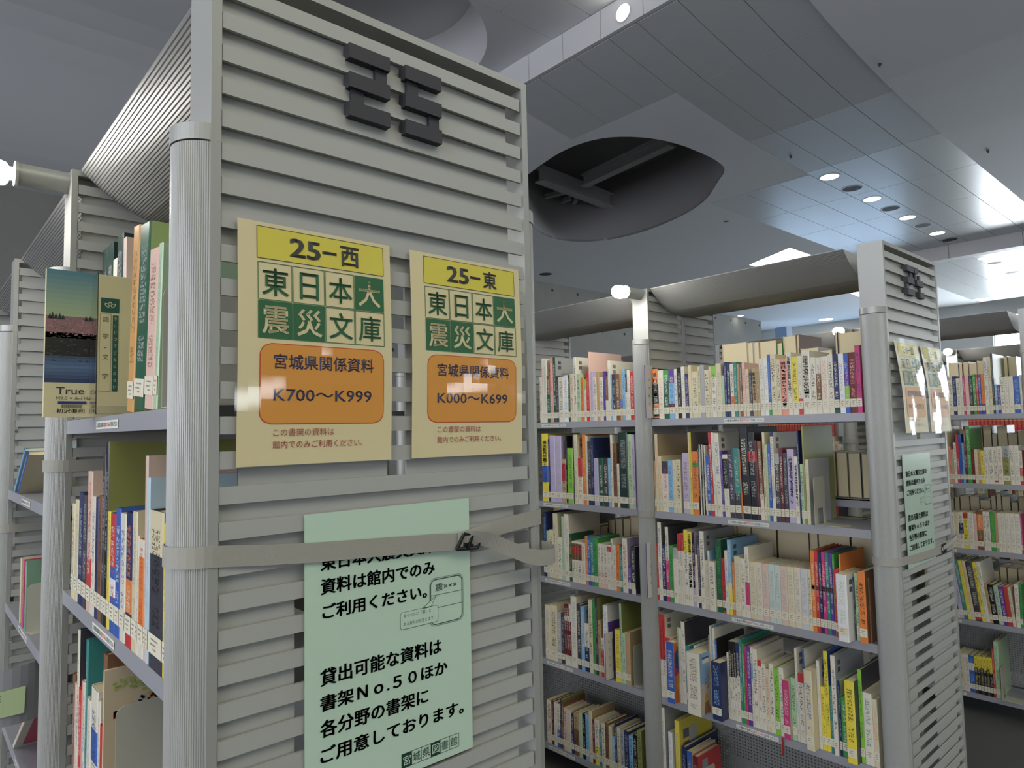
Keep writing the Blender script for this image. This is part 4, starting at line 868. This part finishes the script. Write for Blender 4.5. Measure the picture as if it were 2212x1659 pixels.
for x_, y_, z_, h_, lab in ((2.026, .935, 1.650, .222, 'white section divider card at the far end of the top shelf, panel 24 side'), (2.020, .953, .912, .222, 'white section divider card standing out beside the middle post of shelf 24'), (2.035, 1.205, .515, .20, 'white section divider card among books, fourth shelf near panel 25')):
    dd = empty('section_divider', (x_, y_, z_)); tag(dd, lab, 'divider')
    mb = MB(); mb.box((0, 0, 0), (.052, .0015, h_), lin('d6d2cb')); mb.quad([(.046, -.0004, .03), (.050, -.0004, .03), (.050, -.0004, .17), (.046, -.0004, .17)], lin('2f4a34'))
    F = lambda u, w_: (u, -.0006, w_)
    for i, ch in enumerate(('文', '学', '語', '学') if z_ > 1 else ('社', '会', '科', '学')): put_text(mb, ch, .020, .155-.034*i, .011, .011, F, lin('77736b'))
    link('card', mb.mesh('cd'), M_PRINT, dd)
    mb = MB(); mb.box((-.002, -.0003, 0), (-.0005, .002, h_)); link('acrylic_edge', mb.mesh('ae'), mat('violet acrylic edge', lin('5a5790'), .1), dd)
# metal bookends
def bookend(x, y, z, lab, w_=.085, h=.165, foot=1, hole=True):
    r = empty('bookend', (x, y, z)); tag(r, lab, 'bookend')
    mb = MB(); pts = rrect(0, 0, w_, h, .016, 6)
    pts = [(a, b) for a, b in pts if b > .016]+[(0, 0), (w_, 0)]
    o = [(0, 0), (0, h-.016)]+[(.016+.016*math.cos(math.radians(180-15*i)), h-.016+.016*math.sin(math.radians(180-15*i))) for i in range(7)]+[(w_-.016+.016*math.cos(math.radians(90-15*i)), h-.016+.016*math.sin(math.radians(90-15*i))) for i in range(7)]+[(w_, 0)]
    if hole:
        i0, i1, hh = w_*.28, w_*.80, h*.34
        segs = [[(0, 0), (0, hh), (i0, hh), (i0, 0)], [(i1, 0), (i1, hh), (w_, hh), (w_, 0)], [(0, hh)]+o[1:-1]+[(w_, hh)]]
    else: segs = [o]
    for sgm in segs: mb.raw([(a, 0, b) for a, b in sgm]+[(a, .0012, b) for a, b in sgm], [tuple(range(len(sgm)))[::-1], tuple(range(len(sgm), 2*len(sgm)))]+[(i, (i+1) % len(sgm), len(sgm)+(i+1) % len(sgm), len(sgm)+i) for i in range(len(sgm))])
    link('plate', mb.mesh('pl'), M_BEND, r)
    mb = MB(); ft = [(0, 0), (w_, 0), (w_*.95, -.085*foot), (w_*.5, -.10*foot), (w_*.06, -.085*foot)]; mb.prism(ft, .0002, .0014); link('foot', mb.mesh('ft'), M_BEND, r)
M_BEND = mat('pale grey enamelled bookend', lin('b9b7a6'), .4, .1)
bookend(2.060, .262, 1.2634, 'grey metal bookend with square cutout on the second shelf, panel 24')
bookend(-.030, .190, 1.652, 'grey bookend closing the upper foreground shelf behind the post', .12, .17, 1, False)
bookend(-.030, .42, .906, 'tall grey metal bookend on the lower foreground shelf', .16, .285, 1, False)
bookend(2.075, 1.082, .5104, 'grey bookend closing the fourth shelf near panel 25', .12, .17, .4, False)
bookend(4.14, .262, .1164, 'grey metal bookend on the bottom shelf past panel 24', .09, .17)
# book sides with print on them
def label_on_side(x, y, z, items, name):
    pass
# picture book on the lower foreground shelf with coloured katakana
pb = empty('picture_book', (-.040, .452, .906)); tag(pb, 'pale picture book with red green and blue katakana above bookend', 'book')
mb = MB(); mb.box((0, 0, 0), (.20, .008, .335), lin('c3b294')); link('cover', mb.mesh('c'), M_PRINT, pb)
tx = MB(); F = lambda u, w_: (u, -.0009, w_)
for ch, u, w_, c in (('ワ', .014, .246, 'b3342a'), ('タ', .033, .253, '1f7a3a'), ('シ', .050, .262, '2c3570'), ('タ', .067, .268, 'c0602a'), ('チ', .084, .270, '2c3570')): put_text(tx, ch, u, w_, .0155, .022, F, lin(c), .03)
for i in range(50): u = random.uniform(.012, .11); w_ = .295+.012*math.sin(u*60)+random.uniform(-.006, .008); tx.quad([(u, -.0006-i*1e-6, w_), (u+.006, -.0006-i*1e-6, w_+.001), (u+.005, -.0006-i*1e-6, w_+.005), (u-.001, -.0006-i*1e-6, w_+.004)], mixc(lin('7f9a45'), lin('a9b46a'), random.random()))
link('cover_art', tx.mesh('t'), M_PRINT, pb)
# leaning magazine, green book and leaflet tray in the second bay left of shelf 25
def lean(x, y, z, t, h, d, base, ink, tilt, lab, side=None, bands=(), sticker=False): return book(x, y, z, t, h, d, base, ink, bands, side, tilt, None, lab, 'books in the second bay left of panel 25', sticker, keep=True)
lean(-.03, 1.74, 1.456, .012, .24, .17, 'i', 'b', 1.02, 'light blue leaning magazine at the far left')
lean(-.03, 1.66, 1.456, .014, .22, .16, 'b', 'W', 1.02, 'blue leaning booklet nearer than the light blue one', 'c')
lean(-.03, 1.56, 1.105, .016, .178, .14, 'c', 'n', 0, 'cream book left of the green one, far left')
lean(-.03, 1.50, 1.105, .014, .180, .14, 'P', 'W', 0, 'thin magenta book beside the green one, far left')
gb = lean(-.03, 1.46, 1.105, .022, .182, .14, 'Q', 'W', 0, 'green book with で on its cover, far left', 'Q')
tx = MB(); put_text(tx, 'で', .030, .140, .016, .014, lambda u, w_: (u, -.0225, w_), lin('1c2a22'), .01); link('title', tx.mesh('t'), M_PRINT, gb)
bookend(-.03, 1.415, 1.1055, 'pale bookend holding the green book at the far left', .12, .125, .4, False)
lf = empty('leaflet_tray', (-.03, 1.30, .90)); tag(lf, 'curved grey leaflet tray with a pale green slip, far left edge', 'tray')
mb = MB(); n = 14
for i in range(n):
    a0, a1 = math.pi*(1+i/n), math.pi*(1+(i+1)/n); c = (-.045, .0)
    p0, p1 = (c[0]+.075*math.cos(a0), c[1]+.05*math.sin(a0)), (c[0]+.075*math.cos(a1), c[1]+.05*math.sin(a1))
    mb.quad([(p0[0], p0[1], .03), (p1[0], p1[1], .03), (p1[0], p1[1], .155+.02*i/n), (p0[0], p0[1], .155+.02*i/n)], smooth=True); mb.quad([(p0[0], p0[1]+.002, .155), (p1[0], p1[1]+.002, .155), (p1[0], p1[1]+.002, .03), (p0[0], p0[1]+.002, .03)])
mb.box((-.12, -.002, .02), (.03, .06, .03)); link('tray', mb.mesh('tray'), M_SHELF, lf)
mb = MB(); mb.quad([(-.105, -.056, .055), (-.02, -.056, .055), (-.018, -.056, .118), (-.112, -.056, .112)], lin('c3d7a6')); mb.quad([(-.105, -.055, .055), (-.112, -.055, .112), (-.018, -.055, .118), (-.02, -.055, .055)], lin('c3d7a6'))
for i in range(4):
    for j in range(3): mb.quad([(-.1+i*.009, -.0565, .104-.006*j), (-.094+i*.009, -.0565, .104-.006*j), (-.094+i*.009, -.0565, .107-.006*j), (-.1+i*.009, -.0565, .107-.006*j)], lin('6a7a5a'))
link('slip', mb.mesh('slip'), M_PRINT, lf)
mz = lean(-.03, 1.62, .745, .012, .30, .2, 'W', 'P', 1.0, 'white leaning magazine with a pink stripe at the bottom left'); mb = MB(); mb.quad([(.02, -.0122, .02), (.09, -.0122, .02), (.09, -.0122, .27), (.02, -.0122, .27)], lin('c2506a')); link('stripe', mb.mesh('s'), M_PRINT, mz)
def disc(mb, cu, cw, ru, rw, Y, col, n=22): mb.raw([(cu+ru*math.cos(2*math.pi*i/n), Y, cw+rw*math.sin(2*math.pi*i/n)) for i in range(n)], [tuple(range(n))], col)
def bk_of(key, n):
    for o in COL.objects:
        if o.get('group') == 'books on the '+SHELF[key][2] and ', %s from' % ORD(n) in o.get('label', ''): return o
def art(key, n, fn):
    o = bk_of(key, n)
    if not o: return
    t = max(abs(v_.co.y) for v_ in o.data.vertices); h = max(v_.co.z for v_ in o.data.vertices); d = max(abs(v_.co.x) for v_ in o.data.vertices)
    m_ = MB(); fn(m_, -t-.0003, d, h); link('cover_art', m_.mesh('art'), M_PRINT, o)
def a_eye(m, Y, d, h):
    m.quad([(.003, Y, .003), (d-.003, Y, .003), (d-.003, Y, h-.003), (.003, Y, h-.003)], lin('cf6a2a'))
    m.quad([(.003, Y-.0001, h*.45), (d-.003, Y-.0001, h*.45), (d-.003, Y-.0001, h*.8), (.003, Y-.0001, h*.62)], lin('a6305c'))
    m.raw([(.0, Y-.0002, h*.80), (.05, Y-.0002, h*.95), (.11, Y-.0002, h*.74), (.055, Y-.0002, h*.80)], [(0, 1, 2, 3)], lin('7a2450'))
    disc(m, .028, h*.70, .024, .036, Y-.0003, lin('1d3f78')); disc(m, .028, h*.71, .010, .016, Y-.0004, lin('11284e')); disc(m, .045, h*.33, .03, .045, Y-.0002, lin('d9902f'))
    m.quad([(.03, Y-.0004, .015), (.075, Y-.0004, .022), (.075, Y-.0004, .05), (.03, Y-.0004, .043)], lin('c3c3b8'))
def a_illus(m, Y, d, h):
    m.quad([(.003, Y, h*.5), (.13, Y, h*.5), (.13, Y, h-.003), (.003, Y, h-.003)], lin('8fb4cc'))
    m.quad([(.003, Y, .003), (.13, Y, .003), (.13, Y, h*.5), (.003, Y, h*.5)], lin('c7bda4'))
    m.quad([(.018, Y-.0001, h*.83), (.062, Y-.0001, h*.83), (.062, Y-.0001, h*.93), (.018, Y-.0001, h*.93)], lin('e2e0d6')); m.quad([(.018, Y-.0002, h*.90), (.062, Y-.0002, h*.90), (.062, Y-.0002, h*.93), (.018, Y-.0002, h*.93)], lin('3d4d8e'))
    for i in range(40): u = random.uniform(.008, .10); w_ = h*random.uniform(.36, .62); m.quad([(u, Y-.0002-i*1e-6, w_), (u+.012, Y-.0002-i*1e-6, w_+.004), (u+.011, Y-.0002-i*1e-6, w_+.009), (u, Y-.0002-i*1e-6, w_+.005)], mixc(lin('d9d3c4'), lin('7e6f86'), random.random()))
    disc(m, .038, h*.27, .010, .017, Y-.0004, lin('d8a52e')); m.raw([(.022, Y-.0003, h*.02), (.07, Y-.0003, h*.02), (.05, Y-.0003, h*.22), (.03, Y-.0003, h*.22)], [(0, 1, 2, 3)], lin('a0673c'))
def a_blot(m, Y, d, h):
    for i in range(60): u = random.gauss(.095, .018); w_ = random.gauss(h*.5, h*.09); m.quad([(u, Y-i*1e-6, w_), (u+.006, Y-i*1e-6, w_+.001), (u+.005, Y-i*1e-6, w_+.006), (u, Y-i*1e-6, w_+.005)], mixc(lin('8a5a2c'), lin('b99a6a'), random.random()))
    m.quad([(.045, Y-.0002, .03), (.08, Y-.0002, .04), (.08, Y-.0002, .055), (.045, Y-.0002, .045)], lin('55566a'))
def a_dark(m, Y, d, h):
    for i in range(70): u = random.uniform(.01, .15); w_ = h*random.uniform(.1, .9); m.quad([(u, Y-i*1e-6, w_), (u+.016, Y-i*1e-6, w_+.003), (u+.014, Y-i*1e-6, w_+.014), (u, Y-i*1e-6, w_+.01)], mixc(lin('3c3a30'), random.choice([lin('8a4a5c'), lin('8d8a7c'), lin('5f6b45')]), random.random()*.6))
art('A4', 6, a_eye)
art('A4', 14, a_illus)
o_ = [k for k in range(30, 47)]
for k in o_:
    q_ = bk_of('A4', k)
    if q_ and q_['label'].startswith('cream book'): art('A4', k, a_blot); break
for k in range(44, 56):
    q_ = bk_of('A4', k)
    if q_ and 'yellow' in q_['label']: art('A4', k, a_dark)
# big books lying in the bottom of bay one, shelf 24
for (y_, t, h, d, b_, sd, z_, x_, lab, art) in ((.945, .018, .350, .235, 'W', 'a', .116, 2.068, 'large grey back cover book at the bottom corner of shelf 24', None),
        (.915, .020, .262, .19, 'w', 'w', .116, 2.070, 'white book standing before the black one, bottom of shelf 24', None),
        (.880, .022, .318, .235, 'y', 'y', .116, 2.068, 'bright yellow large book on the bottom shelf of 24', 'y'),
        (.850, .018, .225, .235, 'B', 'B', .116, 2.069, 'navy large book behind the red one, bottom shelf of 24', None),
        (.828, .024, .214, .17, 'b', 'c', .116, 2.069, 'blue spine book beside the red one, bottom shelf of 24', None),
        (.800, .022, .205, .165, 'R', 'r', .116, 2.069, 'red book with a white label, bottom shelf of 24', 'r')):
    bk = book(x_, y_, z_, t, h, d, b_, 'a', (), sd, 0, None, lab, 'large books at the bottom of shelf 24', keep=True)
    if art:
        s = MB(); Y_ = -t-.0004
        if art == 'y':
            for a0, b0 in ((.025, h-.075), (.025, h-.125)): s.quad([(a0, Y_, b0), (a0+.04, Y_, b0), (a0+.04, Y_, b0+.036), (a0, Y_, b0+.036)], lin('6a6c78'))
            s.quad([(.068, Y_, h-.12), (.12, Y_, h-.12), (.12, Y_, h-.04), (.068, Y_, h-.04)], lin('b9bab0'))
        else: s.quad([(.03, Y_, .13), (.07, Y_, .13), (.07, Y_, .185), (.03, Y_, .185)], lin('8c8f90'))
        link('cover_label', s.mesh('cl'), M_PRINT, bk)
bookend(2.086, .776, .1164, 'grey bookend in front of the red book, bottom shelf of 24', .10, .15, .4, False)
# printed details on visible covers of shelf 24
def side_print(key, n, fn_):
    grp = [o for o in COL.objects if o.name.startswith('book') and o.get('group') == 'books on the '+SHELF[key][2]]
    grp.sort(key=lambda o: -o.location.y)
    return grp[n] if n < len(grp) else None
def find(key, sub):
    for o in COL.objects:
        if o.get('group') == 'books on the '+SHELF[key][2] and sub in o.get('label', ''): return o
def ytop(o): return -max(abs(v_.co.y) for v_ in o.data.vertices), max(v_.co.z for v_ in o.data.vertices)
def add_text(key, nth, body, col, u, w_, wid, hei, vert=False, bold=.01, onspine=True):
    o = find(key, ', %s from' % ORD(nth))
    if not o: return
    t, h = ytop(o); s = MB()
    if onspine:
        n = len(body); T = -t
        for i, ch in enumerate(body): put_text(s, ch, T*.18, h*w_-(i+1)*hei, T*.64, hei*.86, lambda a, b: (-.0011, -a, b), lin(col), bold)
    else: put_text(s, body, u, h*w_, wid, hei, lambda a, b: (a, t-.0006, b), lin(col), bold)
    link('title', s.mesh('t'), M_PRINT, o)
add_text('A1', 34, '明日、地震がやってくる！', '2a2a28', 0, .95, 0, .0135)
add_text('A1', 35, '人間災の記録と文学', 'a5503c', 0, .93, 0, .0135)
add_text('A1', 38, '生きてやろうじゃないの！', '3a3a36', 0, .93, 0, .0115)
add_text('A1', 1, '祈りの証', 'e8e3cf', 0, .95, 0, .026)
add_text('A1', 27, '原発禍を生きる', '3c3c3c', 0, .92, 0, .015)
add_text('A3', 11, '５８の疑問でわかる！', '2f2f18', 0, .97, 0, .0072); add_text('A3', 11, 'なるほど解説', '1c1c1c', 0, .58, 0, .016, bold=.03)
add_text('A3', 12, '５８の疑問でわかる！', '2f2f18', 0, .97, 0, .0072); add_text('A3', 12, 'なるほど解説', '1c1c1c', 0, .58, 0, .016, bold=.03)
add_text('A3', 16, '東日本大震災に学ぶ', '1c1c1c', 0, .88, 0, .0155, bold=.03)
add_text('A3', 16, '日本の防災', 'c03030', 0, .45, 0, .0155, bold=.03)
add_text('A3', 16, '東日本', '1c1c1c', .02, .78, .085, .030, onspine=False, bold=.03)
add_text('B1', 25, 'いわて人', 'e8e3cf', 0, .8, 0, .02); add_text('B1', 26, 'キと土', 'e8e3cf', 0, .85, 0, .026)
add_text('B2', 1, '通信販売年鑑', '1c1c10', 0, .9, 0, .017)
add_text('B3', 25, 'Magn', 'a53232', .012, .86, .07, .024, onspine=False)
o = find('B3', ', 27th from')
if o:
    t, h = ytop(o); s = MB(); put_text(s, '2011', 0, 0, h*.42, -t*.75, lambda u, w_: (-.0011, t*.12-(-t*.75-w_), h*.97-u), lin('e6e6e0'), .0); link('title', s.mesh('t'), M_PRINT, o)
o = find('A2', ', 32nd from')
for o in [q for q in COL.objects if q.get('group') == 'books on the '+SHELF['A2'][2]]:
    if 'red band' in o['label'] and 'black' in o['label']:
        t, h = ytop(o); s = MB(); put_text(s, 'RESET', 0, 0, h*.10, -t*.28, lambda u, w_: (-.0012, t*.36-(-t*.28-w_), h*.77-u), lin('d9b7ae'), .01); link('title', s.mesh('t'), M_PRINT, o)

# ------------------------------------------------------------------ stock on the far faces, seen through the open shelves
random.seed(11)
def back_books(x0, z, y0, y1, spec, where_, group, tmin, tmax, hmin, hmax, dep):
    y = y1; n = 0
    while y-tmax > y0:
        t = random.uniform(tmin, tmax); h = random.uniform(hmin, hmax); c = random.choice(spec); n += 1
        book(x0+.462, y, z, t, h, dep, c, 'a', (), None, 0, None, '%s volume seen from behind, %s from far end, %s' % (CN[c], ORD(n), where_), group, False, 'book', 1)
        y -= t+.001
def bb(x0, y, z, t, h, dep, c, lab, side=None): book(x0+.462, y, z, t, h, dep, c, 'a', (), side, 0, None, lab, 'boxes and binders seen behind the books of shelf 24', False, 'book', 1)
X4 = 2.0958
for y_, t, h, c, lab in ((.77, .116, .319, '2', 'wide beige box behind the top shelf books, nearest the louvred divider'), (.652, .025, .314, '4', 'pale grey folder behind the top shelf books, beside the wide beige box'), (.625, .025, .313, '2', 'pinkish folder behind the top shelf books, after the grey folder'), (.598, .074, .312, 't', 'tan box file behind the top shelf books, left of the green tab'), (.522, .024, .298, 'g', 'green backed file behind the top shelf books'), (.494, .052, .321, 'c', 'cream slip case behind the top shelf books, tallest of them'), (.440, .012, .322, 'n', 'tall brown card folder behind the top shelf books'), (.425, .07, .265, '2', 'low pinkish stack behind the top shelf books'), (.352, .05, .25, 'a', 'low grey pamphlet box behind the top shelf books'), (.291, .012, .313, 'K', 'charcoal upright file behind the top shelf books, under the bulb'), (.277, .09, .31, 't', 'ochre board folder behind the top shelf books, nearest panel 24')):
    bb(X4, y_, 1.645, t, h, .20, c, lab)
yy_ = .885
for i, (t, h, c) in enumerate(((.10, .2, 'K'), (.06, .19, 'H'), (.07, .21, 'n'), (.05, .2, 'K'), (.06, .19, 'F'), (.055, .178, 'J'), (.050, .172, 'H'), (.045, .170, 't'), (.048, .172, 'H'), (.040, .170, 't'), (.045, .168, 'J'), (.045, .166, 'J'), (.04, .165, 'R'))):
    bb(X4, yy_, 1.331, t, h, .17, c, '%s volume with page edges seen through the second shelf, %s from the divider' % (CN[c], ORD(i+1))); yy_ -= t+.003
yy_ = .885
for i, (t, h, c) in enumerate(((.09, .22, 'B'), (.05, .25, 'o'), (.06, .28, 'W'), (.11, .30, 'n'), (.13, .30, 'V'), (.03, .25, 'W'), (.12, .30, 'V'), (.10, .30, 'F'), (.08, .29, 'V'))):
    bb(X4, yy_, .940, t, h, .19, c, '%s box seen through the third shelf, %s from the divider' % (CN[c], ORD(i+1))); yy_ -= t+.003
for z, w_ in ((1.645, 'top'), (1.331, 'second'), (.940, 'third')):
    back_books(X4, z, 1.04, 1.86, 'a2nKH4F', '%s shelf behind the bay near panel 25' % w_, 'volumes behind the bay near panel 25', .03, .07, .17, .26 if w_ != 'top' else .2, .17)
X3 = 4.1916
for z, w_ in ((1.331, 'second'), (.940, 'third'), (.535, 'fourth')):
    back_books(X3, z, .10, .88, 'KkFKkn', '%s shelf behind the books past panel 24' % w_, 'dark volumes behind the books past panel 24', .025, .06, .20, .25, .17)
yy_ = .51
for i, (t, h, c) in enumerate(((.05, .32, '4'), (.02, .31, 'R'), (.03, .32, 'n'), (.04, .31, '2'), (.03, .32, 'c'), (.025, .32, 't'), (.03, .30, 'a'), (.06, .335, 'H'), (.04, .33, 'H'))):
    book(X3+.462, yy_, 1.645, t, h, .17, c, 'a', (), None, 0, None, '%s folder rising behind the top shelf books past panel 24, %s from the far end' % (CN[c], ORD(i+1)), 'folders behind the top shelf past panel 24', False, 'book', 1); yy_ -= t+.002
# red bound volumes on the distant shelf
X2 = 6.2874
def redset(y1, y0, z, tag_):
    y = y1; n = 0
    while y > y0:
        n += 1
        book(X2-.03, y, z, .026, .235, .18, 'r', 'o', ((.80, .83, 'o'), (.2, .23, 'o')), None, 0, None, 'red bound volume of a long set, %s from the far end, %s' % (ORD(n), tag_), 'red bound volumes on the distant shelf', False); y -= .0275
redset(.89, .10, 1.415, 'past panel 24')
redset(2.66, 1.92, 1.415, 'behind shelf 24')
for z in (1.645, .9, .51):
    for b_ in (0, 1, 2):
        y = .9*b_+.88; n = 0
        while y > .9*b_+.14:
            t = random.uniform(.02, .045); n += 1; c = random.choice('WcaBKtnd2')
            book(X2-.03, y, z, t, random.uniform(.19, .27), .16, c, 'k', (), None, 0, None, '%s book on the most distant shelf, %s in its bay' % (CN[c], ORD(n)), 'assorted books on the most distant shelf', False); y -= t
# second bay of the shelf beyond 24
for z in (1.645, 1.263, .9, .51):
    y = 1.78; n = 0
    while y > 1.0:
        t = random.uniform(.02, .035); n += 1; c = random.choice('WcaBKtdr2i')
        book(X3-.026, y, z, t, random.uniform(.19, .27), .16, c, 'k', (), None, 0, None, '%s book in the second bay past shelf 24, %s in its row' % (CN[c], ORD(n)), 'books in the second bay past shelf 24', True); y -= t
# red ribbon bookmark hanging from the fourth shelf
rb = empty('ribbon_bookmark', (2.058, .415, .50)); tag(rb, 'red ribbon bookmark hanging below the fourth shelf of 24', 'ribbon')
ribbon([(0, 0, .012, 0), (-.004, -.003, .0, 0), (-.003, -.006, -.02, 0), (-.003, -.004, -.045, 0)], .006, mat('red ribbon', lin('a02525'), .5), 'tape', rb)
mb = MB(); mb.box((-.004, -.002, -.05), (-.002, .003, .012)); link('tail', mb.mesh('tl'), MATS['red ribbon'], rb)
# blue column head far behind
p = Vector(CAMP)+ray(1693, 720)*14; mb = MB(); mb.box((-.12, -.12, -.1), (.12, .12, .12)); mb.box((-.08, -.08, -p.z), (.08, .08, -.1)); o = link('pillar_head', mb.mesh('bc'), mat('pale blue cabinet', lin('7fa3cc'), .5), None, tuple(p)); tag(o, 'pale blue cabinet top far behind, above the cream case', 'pillar')

for a_, k_ in zip(range(len(STUFF.c)), STUFF.c):
    pass
so = link('books', STUFF.mesh('books'), (M_COVER, M_PAGES, M_PRINT)); tag(so, 'remaining smaller and more distant books and volumes filling the library shelves', 'books', kind='stuff')
print('BOOKS', BOOKN)
